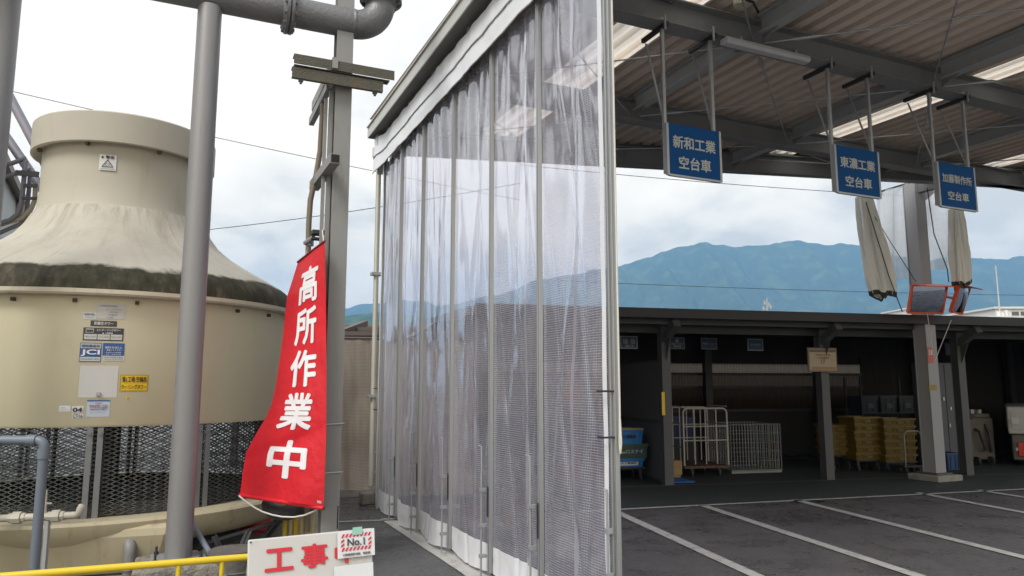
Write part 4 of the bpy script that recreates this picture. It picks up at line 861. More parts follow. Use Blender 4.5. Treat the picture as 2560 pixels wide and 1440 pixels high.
MB().tube([banner(.96, 0), at(806, 575, 6.35)], .005, 6).tube([banner(.02, 0), at(765, 640, 6.68), at(770, 615, 6.68)], .005, 6).build('tie_string', rope_m, ban)
rp = [at(598, 1240, 6.68)] + [at(x, y, 6.55 - .35 * k / 9) for k, (x, y) in enumerate(((615, 1254), (635, 1268), (655, 1279), (680, 1287), (705, 1292), (735, 1293), (762, 1288), (785, 1278), (800, 1268)))]
tag(MB().tube(rp, .0075, 8).build('rope', rope_m, origin=rp[0], smooth=True), 'white rope sagging below the red banner from its bottom rod', 'rope')

# ================================================================== SIGN BOARD, RAIL AND THINGS ROUND THE POST
TLc, TRc = at(620, 1350, 3.36), at(930, 1320, 3.62)
Xs = (TRc - TLc); ws = Vector((Xs.x, Xs.y, 0)).length; Xs = Vector((Xs.x, Xs.y, Xs.z)).normalized(); Ys = Vector((-Xs.y, Xs.x, 0)).normalized()
Dn = (Vector((0, 0, -1)) - Ys * .16); Dn = (Dn - Xs * Dn.dot(Xs)).normalized(); Nf = Xs.cross(Dn).normalized()
if Nf.dot(EYEV - TLc) < 0: Nf = -Nf
sb = thing('work_sign', 'dirty white folding work sign board with red lettering in front of the post', 'sign board', (TLc.x, TLc.y, 0))
Hs = .92
MB().prism([TLc, TRc, TRc + Dn * Hs, TLc + Dn * Hs], -Nf * .012).build('board', board, sb, bevel=.012)
def sfn(px, py, wpx, hpx, lift=.003):    # unit square on the board, centred on a photo point
    d = ray(px, py); t = (TLc - EYEV).dot(Nf) / d.dot(Nf); c = EYEV + d * t; k = d.length * t / F * .985
    return lambda a, b: c + Xs * (a * wpx * k) - Dn * (b * hpx * k) + Nf * lift
for ch, px, py, wpx, hpx in (('工', 698, 1399, 60, 46), ('事', 786, 1389, 58, 50), ('中', 866, 1382, 52, 42)):
    MB().text(ch, sfn(px, py, wpx, hpx), .03).build('lettering', redink, sb)
for px, py in ((627, 1356), (926, 1325)): MB().tube([sfn(px, py, 1, 1, -.001)(0, 0), sfn(px, py, 1, 1, .004)(0, 0)], .004, 8).build('rivet', darksteel, sb)
for xa in (.04, .96):
    q = TLc + Xs * (ws * xa) - Nf * .02
    MB().bar(q + Dn * .02, q + Vector((0, 0, -q.z + .0)) - Nf * .35 , .025, .025).build('leg', galv, sb)
    MB().bar(q + Dn * .02 , q + Dn * 1.05, .022, .022).build('leg', galv, sb)
pf_ = sfn(884, 1430, 92, 34, .006); MB().poly([pf_(-.5, -.5), pf_(.5, -.5), pf_(.5, .5), pf_(-.5, .5)]).build('paper_notice', paper, sb)
# permit card taped to the board
kf = sfn(889, 1358, 88, 60, .012)
kd = thing('permit_card', 'white permit card with red striped border taped on the work sign', 'card', kf(0, -.5))
MB().prism([kf(-.5, -.5), kf(.5, -.5), kf(.5, .5), kf(-.5, .5)], Nf * -.002).build('card', paper, kd)
k2 = sfn(889, 1358, 88, 60, .0145); stp = MB()
bx0, bx1, by0, by1 = -.41, .41, -.25, .38; tw_ = .10
def stripe_band(along, lo, hi, c0, c1, horiz):
    n = int(round((hi - lo) / along))
    for k in range(n):
        p = lo + k * along; q = p + along * .55; sh = along * .5
        if horiz: stp.poly([k2(max(lo, min(hi, x)), y) for x, y in ((p, c0), (q, c0), (q + sh, c1), (p + sh, c1))])
        else: stp.poly([k2(x, max(lo, min(hi, y))) for x, y in ((c0, p), (c1, p + sh), (c1, q + sh), (c0, q))])
stripe_band(.102, bx0, bx1, by0, by0 + .13, True); stripe_band(.102, bx0, bx1, by1 - .13, by1, True)
stripe_band(.155, by0 + .14, by1 - .14, bx0, bx0 + .085, False); stripe_band(.155, by0 + .14, by1 - .14, bx1 - .085, bx1, False)
stp.build('striped_border', redink, kd)
k3 = sfn(889, 1358, 88, 60, .015)
MB().text('No.1', lambda a, b: k3(-.01 + a * .46, .06 + b * .27), .012).build('lettering', blackink, kd)
MB().text('火気使用許可証　保安係', lambda a, b: k3(0 + a * .74, -.38 + b * .085), .01).build('lettering', blackink, kd)
MB().poly([k3(a, b) + Nf * .002 for a, b in ((-.10, .32), (.16, .32), (.16, .60), (-.10, .60))]).build('tape', greytape, kd)
# yellow guard rail
ra, rb = g(-120, 1451, .72), g(640, 1391, .72)
rl = thing('guard_rail', 'low yellow tubular guard rail running behind the work sign', 'guard rail', (rb.x, rb.y, 0))
rd_ = (rb - ra).normalized()
MB().tube([ra, rb, rb + rd_ * .15], .0165, 16).build('top_rail', yellowp, rl, smooth=True)
for px in (25, 300, 428, 546):
    t = (px + 120) / 760; q = ra.lerp(rb, t)
    if px != 300: MB().tube([(q.x, q.y, 0), (q.x, q.y, q.z - .01)], .012, 10).build('post', yellowp, rl, smooth=True)
MB().tube([ra + Vector((0, 0, -.35)), rb + Vector((0, 0, -.35))], .016, 10).build('mid_rail', yellowp, rl, smooth=True)
# drum with a black angle frame
dc = at(582, 1400, 6.0); dc.z = 0
dr = thing('concrete_drum', 'short dark weathered drum standing behind the yellow rail', 'drum', dc)
MB().lathe(dc, [(0, .27), (.17, .27), (.185, .275), (.185, .25), (.175, .24), (.172, .13), (.18, .12), (.172, .11), (.18, 0)], 32).build('drum_body', drumm, dr, smooth=True)
fm = thing('angle_frame', 'black angle iron trestle over the drum below the banner', 'frame', (dc.x + .3, dc.y + .5, 0))
def Lbar(p0, p1, name, wdt=.045): MB().bar(p0, p1, wdt, .012).bar(Vector(p0) + Vector((0, .02, 0)), Vector(p1) + Vector((0, .02, 0)), .008, wdt).build(name, darksteel, fm)
Lbar(at(505, 1362, 6.75), at(705, 1302, 6.9), 'brace', .035)
lg0 = g(640, 1374); Lbar(at(708, 1285, 6.9), at(662, 1342, 6.9), 'leg', .07)
Lbar(at(622, 1328, 6.4), at(592, 1398, 6.2), 'leg', .06); Lbar(at(536, 1342, 6.4), at(562, 1400, 6.2), 'leg', .05); Lbar(at(552, 1398, 6.1), at(600, 1400, 6.1), 'foot', .05)
MB().lathe(at(720, 1268, 6.9), [(0, 0), (.05, 0), (.05, .01), (0, .01)], 10).build('plate', darksteel, fm)
dg = [at(478, 1305, 6.2), at(540, 1408, 5.9), at(566, 1450, 5.8)]
tag(MB().tube(dg, .022, 12).build('slanting_pipe', pvcblue, origin=dg[-1], smooth=True), 'dark slanting pipe leaning from the silver pole to the ground', 'pipe')
hs_ = [at(668, 1258, 6.8), at(671, 1268, 6.75), at(680, 1277, 6.7), at(698, 1283, 6.65), at(720, 1284, 6.65), at(738, 1279, 6.7), at(752, 1272, 6.8), at(775, 1266, 7.0)]
tag(MB().tube(hs_, [.05, .055, .058, .06, .06, .058, .055, .05], 16).build('rubber_hose', blackrub, origin=hs_[0], smooth=True), 'fat black bent hose hanging just under the red banner', 'hose')
cf = g(572, 1372, 0) + Vector((-.05, .9, 0)); cf.z = 0
cn = thing('traffic_cone', 'red traffic cone half hidden behind the trestle under the tower', 'traffic cone', cf)
MB().lathe(cf, [(.17, .03), (.045, .62), (.03, .63), (.0, .63)], 24).build('cone', conem, cn, smooth=True)
MB().cbox(cf + Vector((0, 0, .015)), (.38, .38, .03), .3).build('base', conem, cn, bevel=.008)
MB().lathe(cf, [(.131, .22), (.105, .34)], 24).build('band', whiteink, cn, smooth=True)
# yellow ribbed pipe stand and bollard
yb = at(748, 1330, 7.0); yb.z = 0
ys = thing('pipe_rack', 'yellow and white ribbed pipes standing upright behind the banner foot', 'pipe rack', yb)
for k in range(6):
    q = yb + Vector((-.135 + k * .052, .02 * (k % 2), 0)); MB().tube([q, q + Vector((0, 0, .75))], .021, 12).build('pipe', yellowp if k % 2 == 0 else M('chipped white yellow', (.55, .47, .26), .6, var=.3, scale=12), ys, smooth=True)
MB().cbox(yb + Vector((0, .04, .62)), (.42, .02, .05)).build('band', darksteel, ys)
MB().tube([yb + Vector((.19, .03, 0)), yb + Vector((.19, .03, .8))], .022, 10).build('pipe', brownpipe, ys, smooth=True)
bq = at(826, 1335, 7.1); bq.z = 0
bo = thing('bollard', 'yellow round topped bollard peeking out behind the weathered post', 'bollard', bq)
MB().lathe(bq, [(.055, .0), (.055, .16), (.06, .2), (.058, .25), (.045, .29), (.02, .31), (0, .312)], 24).build('body', yellowp, bo, smooth=True)
MB().lathe(bq, [(.06, .0), (.066, .05), (.058, .06)], 24).build('foot', darksteel, bo, smooth=True)

# pvc pipes in front of the tower
u0, u1, u2 = at(-60, 1100, 5.45), at(112, 1101, 5.45), at(104, 1130, 5.42)
pv = thing('grey_standpipe', 'blue grey plastic pipe bent down in an upside down U before the tower', 'pipe', Vector((u2.x - .02, u2.y, 0)))
MB().tube([u0, u1 + Vector((-.07, 0, 0))] + arc(u1 + Vector((-.06, 0, -.05)), (.06, 0, 0), (0, 0, .05), math.pi / 2, 0, 6) + [u1 + Vector((0, 0, -.12)), Vector((u1.x - .0, u1.y, 0))], .034, 16).build('pipe', pvcblue, pv, smooth=True)
for a, b in (((-.12, 0, 0), (-.055, 0, 0)), ((0, 0, -.06), (0, 0, -.13)), ((-.40, 0, 0), (-.32, 0, 0))): MB().tube([u1 + Vector(a), u1 + Vector(b)], .042, 16).build('elbow_socket', pvcblue, pv, smooth=True)
h0, h1 = at(-80, 1300, 5.75), at(186, 1288, 5.85)
ph_ = thing('valved_pipe', 'stained white pipe with valve fittings lying along the tower basin', 'pipe', Vector((h1.x, h1.y, 0)))
MB().tube([h0, h1] + arc(h1 + Vector((0, 0, .04)), (0, 0, -.04), (.04, 0, 0), 0, math.pi / 2, 5) + [h1 + Vector((.045, .02, .07))], .028, 14).build('pipe', pvcwhite, ph_, smooth=True)
for px in (42, 140):
    q = h0.lerp(h1, (px + 80) / 266); d = (h1 - h0).normalized()
    MB().tube([q - d * .06, q - d * .03, q - d * .03, q + d * .03, q + d * .03, q + d * .06], [.035, .035, .046, .046, .035, .035], 8).build('union', pvcwhite, ph_)
q = h0.lerp(h1, (110 + 80) / 266); MB().tube([q, q + Vector((0, 0, .06)), q + Vector((0, 0, .2))], [.02, .012, .008], 8).cbox(q + Vector((0, 0, .10)), (.10, .012, .012)).build('valve_handle', pvcwhite, ph_)
MB().bar(h0.lerp(h1, .75) + Vector((0, 0, -.03)), Vector((h0.lerp(h1, .75).x, h0.lerp(h1, .75).y, 0)), .03, .03).build('support', galv, ph_)

# left edge standpipe, far conduits, neighbouring eave
lp = at(-2, 140, 5.6)
pl_ = thing('grey_riser', 'plain grey round riser pipe cut by the left edge of the view', 'pipe', (lp.x, lp.y, 0))
MB().lathe((lp.x, lp.y, 0), [(.117, .02), (.115, 6.5)], 32).build('shaft', polep, pl_, smooth=True)
MB().lathe((lp.x, lp.y, 0), [(.17, 0), (.17, .02), (.11, .02)], 24).build('base_plate', galv, pl_)
for (pa, pb, lab) in (((0, 196), (105, 395), 'upper fat grey sloping pipe passing behind the tower cap'), ((-20, 290), (110, 480), 'lower fat grey sloping pipe passing behind the tower cap')):
    p0, p1 = at(*pa, 11.0), at(*pb, 11.0); d = p1 - p0
    t_ = thing('sloping_pipe', lab, 'pipe', p1, 0, 'sloping pipes behind the tower cap')
    MB().tube([p0 - d * .6, p1 + d * .3], .068, 16).build('pipe', conduitp, t_, smooth=True)
    q = p1 + d * .1; MB().tube([q, Vector((q.x, q.y, 0))], .03, 10).build('stay', conduitp, t_, smooth=True)
hr = thing('conduit_run', 'grey and beige conduits clipped to the tower throat on its left side', 'conduit', at(70, 500, 8.3))
def pth(L_, Y): return [at(x, y, Y) for x, y in L_]
MB().tube(pth([(-60, 428), (30, 408), (64, 396), (64, 402), (58, 470), (53, 510), (44, 535), (25, 550), (-40, 570)], 8.25), .026, 12).build('conduit', conduitp, hr, smooth=True)
MB().tube(pth([(-60, 462), (20, 440), (76, 424), (76, 430), (70, 500), (65, 540), (50, 560), (0, 582), (-60, 600)], 8.35), .024, 12).build('conduit', conduitp, hr, smooth=True)
MB().tube(pth([(89, 455), (87, 500), (78, 522), (55, 545), (0, 562), (-60, 578)], 8.3), .026, 12).build('conduit', beigepipe, hr, smooth=True)
dkb = M('dark bracket', (.07, .065, .07), .6)
for a, b, h_ in (((40, 432), (96, 436), .06), ((60, 464), (92, 464), .04), ((56, 496), (90, 496), .03)): MB().bar(at(*a, 8.2), at(*b, 8.2), .03, h_).build('bracket', dkb, hr)
# neighbouring building at the far left: wall, eave gutter, downpipe
w0, w1 = at(-60, 230, 9.0), at(70, 580, 15.5); w1.z = w0.z
nb = thing('neighbour_building', 'pale factory wall with a stained brown eave behind the tower at far left', 'building', (w1.x, w1.y, 0))
dw = (w1 - w0).normalized(); nw = Vector((dw.y, -dw.x, 0))
if nw.x < 0: nw = -nw
z_e = w0.z
def nbox(a0, a1, n0, n1, z0, z1, nm, mt):
    L_ = (w1 - w0).length
    P = [w0 + dw * (L_ * a) + nw * n for a, n in ((a0, n0), (a1, n0), (a1, n1), (a0, n1))]
    return MB().hexa([Vector((p.x, p.y, z0)) for p in P] + [Vector((p.x, p.y, z1)) for p in P]).build(nm, mt, nb)
nbox(-.3, 1.0, -3, -.10, 0, z_e - .09, 'wall', wallpale); nbox(-.3, 1.02, -3, -.02, z_e - .09, z_e - .02, 'eave', eavebrown); nbox(-.3, 1.03, -.02, .05, z_e - .13, z_e + .02, 'gutter', eavebrown)
nbox(.80, .86, -.099, .03, z_e - .40, z_e - .131, 'eave_bracket', eavebrown)

# ================================================================== BEHIND THE POST: MESH SCREEN, LEAN-TO, BLOCK
s0, s1 = g(690, 1246, 0), g(1180, 1236, 0)
scn = thing('mesh_screen', 'brown translucent mesh screen hanging behind the post on a concrete kerb', 'screen', (s0 + s1) / 2)
def scf(a, b):
    p = s0.lerp(s1, a); z = .10 + 2.12 * b
    return Vector((p.x, p.y + .035 * math.sin(a * 46 + b) + .02 * math.sin(a * 97 + 3 * b) + .05 * fbm(a * 6, b * 2), z - .02 * abs(math.sin(a * 40)) * (b > .98)))
MB().sheet(scf, 120, 20, lambda a, b: (a * 3.3, b * 2.1)).build('sheet', meshscreen, scn, smooth=True)
MB().tube([s0 + Vector((0, 0, 2.24)), s1 + Vector((0, 0, 2.24))], .02, 10).build('rail', brownrail, scn, smooth=True)
for a in (0, .5, 1.0): q = s0.lerp(s1, a); MB().tube([q + Vector((0, .08, 0)), q + Vector((0, .08, 2.26))], .025, 10).build('post', brownrail, scn, smooth=True)
MB().bar(s0 + Vector((0, .05, .05)), s1 + Vector((0, .05, .05)), .16, .10).build('kerb', concrete, scn)
l0, l1 = at(560, 812, 15.5), at(1230, 812, 15.5)
lt = thing('lean_to', 'brown lean-to roof with steel rails behind the mesh screen', 'shed', (l0 + l1) / 2 * Vector((1, 1, 0)) if False else Vector(((l0.x + l1.x) / 2, 15.5, 0)))
zt_ = l0.z
MB().hexa([(l0.x, 15.5, zt_ - .05), (l1.x, 15.5, zt_ - .05), (l1.x, 19.0, zt_ + .12), (l0.x, 19.0, zt_ + .12), (l0.x, 15.5, zt_), (l1.x, 15.5, zt_), (l1.x, 19.0, zt_ + .17), (l0.x, 19.0, zt_ + .17)]).build('roof', brownroof, lt)
for z_, Y in ((zt_ - .16, 14.6), (zt_ - .32, 13.6), (zt_ - .50, 12.6)): MB().box(l0.x + .3, l1.x, Y - .03, Y + .03, z_ - .04, z_ + .04).build('rail', brownrail, lt)
for px in (720, 900, 1080): q0_ = at(px + 14, 806, 15.3); MB().bar(q0_ + Vector((0, 0, -.02)), Vector((q0_.x - .35, 12.3, zt_ - .62)), .10, .12).build('rafter', brownrail, lt)
MB().box(l0.x, l1.x, 18.7, 18.8, 0, zt_ + .1).build('wall', M('lean-to wall', (.20, .16, .13), .8, var=.2, scale=1.0, dirt=((.10, .08, .07), 2, (2, 2, .3), .5, .7)), lt)
for px in (600, 1000, 1200): q = at(px, 850, 15.0); MB().box(q.x - .05, q.x + .05, 14.95, 15.05, 0, zt_ - .1).build('post', brownrail, lt)
ck = g(922, 1262); cbk = MB('A'); ca = loc('A', ck)
tag(MB().cbox((ck.x, ck.y + .1, .075), (.27, .22, .15), A).build('concrete_block', oldconc, origin=(ck.x, ck.y + .1, 0), bevel=.02), 'rough old concrete block at the foot of the far curtain corner', 'block')

# overhead cables (hung between poles outside the picture)
def wire(label, a, b, Y0, Y1, sag, r=.012):
    rope('overhead_cable', label, [at(*a, Y0), at(*b, Y1)], r, wire_m, 'cable', sag, n=40, group='overhead cables')
wire('overhead cable dipping right across the white sky above the tower cap', (-300, 150), (1300, 500), 22, 30, .15)
wire('overhead cable rising right between the silver pole and the curtain', (380, 588), (1300, 458), 26, 22, .15)
wire('overhead cable just under the canopy eave in front of the clouds', (1300, 412), (2350, 494), 26, 30, .12)
wire('overhead cable crossing in front of the blue mountain', (1400, 702), (2700, 740), 30, 36, .10)
# ================================================================== OPEN SHED
def bp(px, py, u): return on_u('B', px, py, u)
shedshade = M('shade-toned shed steel', (.035, .037, .04), .6, .1, var=.15)  # copy of the post paint with under-roof shade put into the colour
SH0, SH1, UF, UBK = 2.15, 17.0, 10.95, 15.2
shed = thing('open_shed', 'long low open storage shed with dark roof and grey posts facing the bays', 'shed', wor('B', 9, UF, 0), B)
MB('B').hexa([(SH0 - .2, 10.42, 2.60), (SH1, 10.42, 2.60), (SH1, UBK + .4, 2.86), (SH0 - .2, UBK + .4, 2.86), (SH0 - .2, 10.42, 2.73), (SH1, 10.42, 2.73), (SH1, UBK + .4, 2.99), (SH0 - .2, UBK + .4, 2.99)]).build('roof', shedroof, shed)
MB('B').box(SH0 - .2, SH1, 10.36, 10.417, 2.585, 2.742).build('eave_gutter', M('shed gutter', (.014, .015, .017), .5, .1, var=.15), shed, bevel=.01)
for u_ in (10.62, 11.9, 13.2, 14.5): MB('B').box(SH0, SH1, u_ - .04, u_ + .04, 2.50 + (u_ - 10.42) * .055, 2.59 + (u_ - 10.42) * .055).build('purlin', shedshade, shed)
MB('B').ibeam((SH0, UF, 2.46), (SH1, UF, 2.46), .10, .12).build('front_beam', shedshade, shed)
POSTS = [2.35, 5.15, 8.05, 10.85, 13.6, 16.3]
for v_ in POSTS:
    MB('B').box(v_ - .075, v_ + .075, UF - .08, UF - .07, 0, 2.50).box(v_ - .075, v_ + .075, UF + .07, UF + .08, 0, 2.50).box(v_ - .07, v_ + .07, UF - .07, UF + .07, .0, 2.39).build('post', shedsteel, shed)
    MB('B').bar((v_, UF - .05, 2.30), (v_, 10.46, 2.53), .12, .12).build('bracket_arm', shedsteel, shed)
    MB('B').bar((v_, UF + .05, 2.47), (v_, UBK, 2.70), .10, .14).build('rafter', shedshade, shed)
    MB('B').prism([(v_ - .006, UF - .08, 1.95), (v_ - .006, UF - .26, 2.30), (v_ - .006, UF - .08, 2.30)], (.012, 0, 0)).build('haunch', shedsteel, shed)
    MB('B').box(v_ - .08, v_ + .08, UBK - .35, UBK - .2, 0, 2.7).build('rear_post', darksteel, shed)
# rear wall: translucent corrugated band above board
def corr(v0_, v1_, u_, z0, z1, mt, nm, pitch=.076, par=shed):
    n = int((v1_ - v0_) / pitch * 4)
    return MB('B').sheet(lambda a, b: (v0_ + (v1_ - v0_) * a, u_ + .012 * math.sin((v0_ + (v1_ - v0_) * a) / pitch * 2 * math.pi), z0 + (z1 - z0) * b), n, 1).build(nm, mt, par)
vr = bp(2150, 930, UBK).x
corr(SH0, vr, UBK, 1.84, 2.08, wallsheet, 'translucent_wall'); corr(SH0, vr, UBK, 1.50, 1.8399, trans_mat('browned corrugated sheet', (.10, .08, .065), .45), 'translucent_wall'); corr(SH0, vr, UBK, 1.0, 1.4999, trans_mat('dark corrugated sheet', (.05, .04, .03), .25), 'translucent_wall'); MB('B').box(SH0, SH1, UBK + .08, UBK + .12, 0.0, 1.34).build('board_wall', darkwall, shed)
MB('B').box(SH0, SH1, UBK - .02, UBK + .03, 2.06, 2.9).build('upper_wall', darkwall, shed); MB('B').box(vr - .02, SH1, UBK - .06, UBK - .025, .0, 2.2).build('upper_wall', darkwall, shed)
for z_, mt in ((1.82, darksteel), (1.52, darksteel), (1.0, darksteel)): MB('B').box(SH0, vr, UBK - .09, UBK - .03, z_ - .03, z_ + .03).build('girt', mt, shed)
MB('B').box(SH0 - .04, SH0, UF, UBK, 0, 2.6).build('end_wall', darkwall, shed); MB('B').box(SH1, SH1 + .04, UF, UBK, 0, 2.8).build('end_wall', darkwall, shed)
# partition panel beside the first bay
prt = thing('partition_panel', 'grey sheet steel partition standing beside the stacked blue crates', 'partition', wor('B', 5.2, 12, 0), B)
MB('B').box(5.215, 5.235, 11.05, 13.4, .05, 1.95).build('panel', shedpanel, prt)
fr = MB('B'); fr.box(5.205, 5.255, 11.0, 11.05, 0, 1.98).box(5.205, 5.255, 13.4, 13.45, 0, 1.98).box(5.205, 5.255, 11.05, 13.4, 1.95, 1.98).box(5.205, 5.255, 11.05, 13.4, 0, .05).box(5.195, 5.2149, 11.05, 13.4, .93, 1.0); fr.build('frame', shedsteel, prt)
a_ = bp(1657, 980, 10.86); MB('B').box(a_.x - .022, a_.x + .03, 10.855, 10.868, bp(1657, 1038, 10.86).z, a_.z).build('caution_tag', yellowst, shed)
# small signs hung under the roof
def shed_sign(x0, y0, x1, y1, u_, face, texts, label, border=whiteink):
    a, b = bp(x0, y0, u_), bp(x1, y1, u_); c = (a + b) / 2; wd, ht = b.x - a.x, a.z - b.z
    t = thing('bay_sign', label, 'sign', wor('B', c.x, u_, b.z), B, 'small signs hanging inside the shed')
    MB('B').box(a.x, b.x, u_ - .004, u_ + .008, b.z, a.z).build('panel', border, t)
    MB('B').box(a.x + .018, b.x - .018, u_ - .010, u_ - .0045, b.z + .018, a.z - .018).build('face', face, t)
    for s_, cx, cy, ww, hh in texts: MB('B').text(s_, flat((c.x + cx * wd, u_ - .013, c.z + cy * ht), (wd * ww, 0, 0), (0, 0, ht * hh)), .02).build('lettering', M('dim lettering', (.33, .35, .38), .6), t)
    for v_ in (a.x + .03, b.x - .03): MB('B').tube([(v_, u_, a.z), (v_, u_, 2.58)], .005, 6).build('wire', darksteel, t)
dimb = M('dim sign border', (.16, .18, .21), .6); dimw = M('dim white border', (.36, .38, .41), .6)
shed_sign(1550, 840, 1594, 872, 11.9, navysign, (('協 信', 0, .10, .72, .42), ('運輸工業', 0, -.27, .5, .18)), 'navy sign with two large white characters nearest the curtain', dimw)
shed_sign(1672, 843, 1712, 873, 12.2, navysign, (('奥', 0, .2, .22, .36), ('東海トラック', 0, -.06, .74, .16), ('運送便', 0, -.27, .5, .16)), 'navy sign with three rows of small lettering right of the first shed post', dimb)
shed_sign(1752, 844, 1793, 874, 12.4, navysign, (('中部トラック', 0, 0, .84, .18),), 'dim navy sign with one row of lettering between two other bay signs', dimb)
shed_sign(1868, 847, 1908, 877, 12.2, M('mid blue face', (.03, .10, .20), .5), (('中央物流', 0, 0, .66, .24),), 'small navy sign with a bold white border left of the posted notice', dimw)
shed_sign(2362, 858, 2390, 888, 12.6, M('pale steel blue face', (.07, .09, .12), .5), (('1', 0, .1, .10, .3),), 'plain blue grey plate just right of the canopy column', M('plate border', (.08, .10, .13), .6))
nb_ = bp(2018, 869, 10.82); nb2 = bp(2094, 930, 10.82)
nt_ = thing('notice_board', 'yellowed paper notice board fixed to the second shed post', 'notice board', wor('B', (nb_.x + nb2.x) / 2, 10.82, nb2.z), B)
MB('B').box(nb_.x, nb2.x, 10.815, 10.84, nb2.z, nb_.z).build('frame', M('aged wood frame', (.17, .13, .09), .7, var=.2, scale=12), nt_)
w_, h_ = nb2.x - nb_.x, nb_.z - nb2.z; cx, cz = (nb_.x + nb2.x) / 2, (nb_.z + nb2.z) / 2
MB('B').box(nb_.x + .025, nb2.x - .025, 10.808, 10.8145, nb2.z + .025, nb_.z - .025).build('sheet', M('aged paper', (.36, .30, .21), .7, var=.15, scale=8), nt_)
MB('B').box(nb_.x + .03, nb2.x - .03, 10.805, 10.8075, nb_.z - .075, nb_.z - .03).build('heading_band', M('faded dark band', (.12, .10, .08), .7), nt_)
MB('B').box(nb_.x + .06, nb2.x - .04, 10.805, 10.8075, nb2.z + .035, nb2.z + .085).build('foot_band', M('faded orange band', (.30, .19, .09), .7), nt_)
for s_, dz, ww, hh in (('駐車禁止区域', .20, .5, .07), ('17', -.08, .13, .17), ('台車置場', .08, .4, .08)): MB('B').text(s_, flat((cx, 10.804, cz + dz * h_), (w_ * ww, 0, 0), (0, 0, h_ * hh)), .02).build('lettering', M('faded brown print', (.22, .12, .06), .7), nt_)

# ---------------------------------------------------------------- goods in the shed
def crate_mesh(wd, dp, ht, tf):
    """open-topped tapered tote with rim and ribs, origin at base centre"""
    m = MB(tf); k = .94; t = .012
    for (x0, x1, y0, y1, X0, X1, Y0, Y1) in ((-k, k, -k, -k + t * 4 / dp, -1, 1, -1, -1 + t * 4 / dp), (-k, k, k - t * 4 / dp, k, -1, 1, 1 - t * 4 / dp, 1), (-k, -k + t * 4 / wd, -k + t * 4 / dp, k - t * 4 / dp, -1, -1 + t * 4 / wd, -1 + t * 4 / dp, 1 - t * 4 / dp), (k - t * 4 / wd, k, -k + t * 4 / dp, k - t * 4 / dp, 1 - t * 4 / wd, 1, -1 + t * 4 / dp, 1 - t * 4 / dp)):
        a, b = wd / 2, dp / 2
        m.hexa([(x0 * a, y0 * b, .012), (x1 * a, y0 * b, .012), (x1 * a, y1 * b, .012), (x0 * a, y1 * b, .012), (X0 * a, Y0 * b, ht), (X1 * a, Y0 * b, ht), (X1 * a, Y1 * b, ht), (X0 * a, Y1 * b, ht)])
    m.box(-wd / 2 * k, wd / 2 * k, -dp / 2 * k, dp / 2 * k, 0, .0119)
    for s_ in (-1, 1):
        m.box(-wd / 2 - .012, wd / 2 + .012, s_ * dp / 2 - .013, s_ * dp / 2 + .013, ht - .035, ht + .001)
        m.box(s_ * wd / 2 - .0135, s_ * wd / 2 + .0135, -dp / 2 + .014, dp / 2 - .014, ht - .0355, ht + .0015)
        for q in (-.42, -.2, .2, .42): m.box(wd * q - .008, wd * q + .008, s_ * dp / 2 * .99 - .007, s_ * dp / 2 * .99 + .007, .03, ht - .036)
        m.box(-wd * .12, wd * .12, s_ * dp / 2 * .995 - .004, s_ * dp / 2 * .995 + .012, ht * .62, ht * .78)
    return m
def at_b(v_, u_, z_=0.0): return wor('B', v_, u_, z_)
def local(fr='B'): return Matrix.Identity(4)
def dolly(v_, u_, wd, dp, label, rz=0, hz_=.15, handle=0.0):
    t = thing('dolly', label, 'dolly', at_b(v_, u_, 0), B + rz); T = mat_of(t)
    MB(T).box(-wd / 2, wd / 2, -dp / 2, dp / 2, hz_ - .03, hz_).build('deck', darksteel, t)
    for a in (-1, 1):
        for b in (-1, 1):
            MB(T).tube([(a * (wd / 2 - .07) - .015, b * (dp / 2 - .07), .055), (a * (wd / 2 - .07) + .015, b * (dp / 2 - .07), .055)], .054, 14).box(a * (wd / 2 - .07) - .025, a * (wd / 2 - .07) + .025, b * (dp / 2 - .07) - .02, b * (dp / 2 - .07) + .02, .085, hz_ - .03).build('caster', blackrub, t)
    if handle: MB(T).tube([(-wd / 2 + .03, -dp / 2 + .0, hz_), (-wd / 2 + .03, -dp / 2 + .0, handle - .06), (-wd / 2 + .09, -dp / 2, handle), (wd / 2 - .09, -dp / 2, handle), (wd / 2 - .03, -dp / 2, handle - .06), (wd / 2 - .03, -dp / 2, hz_)], .014, 8).build('handle', cagegalv, t, smooth=True)
    return t
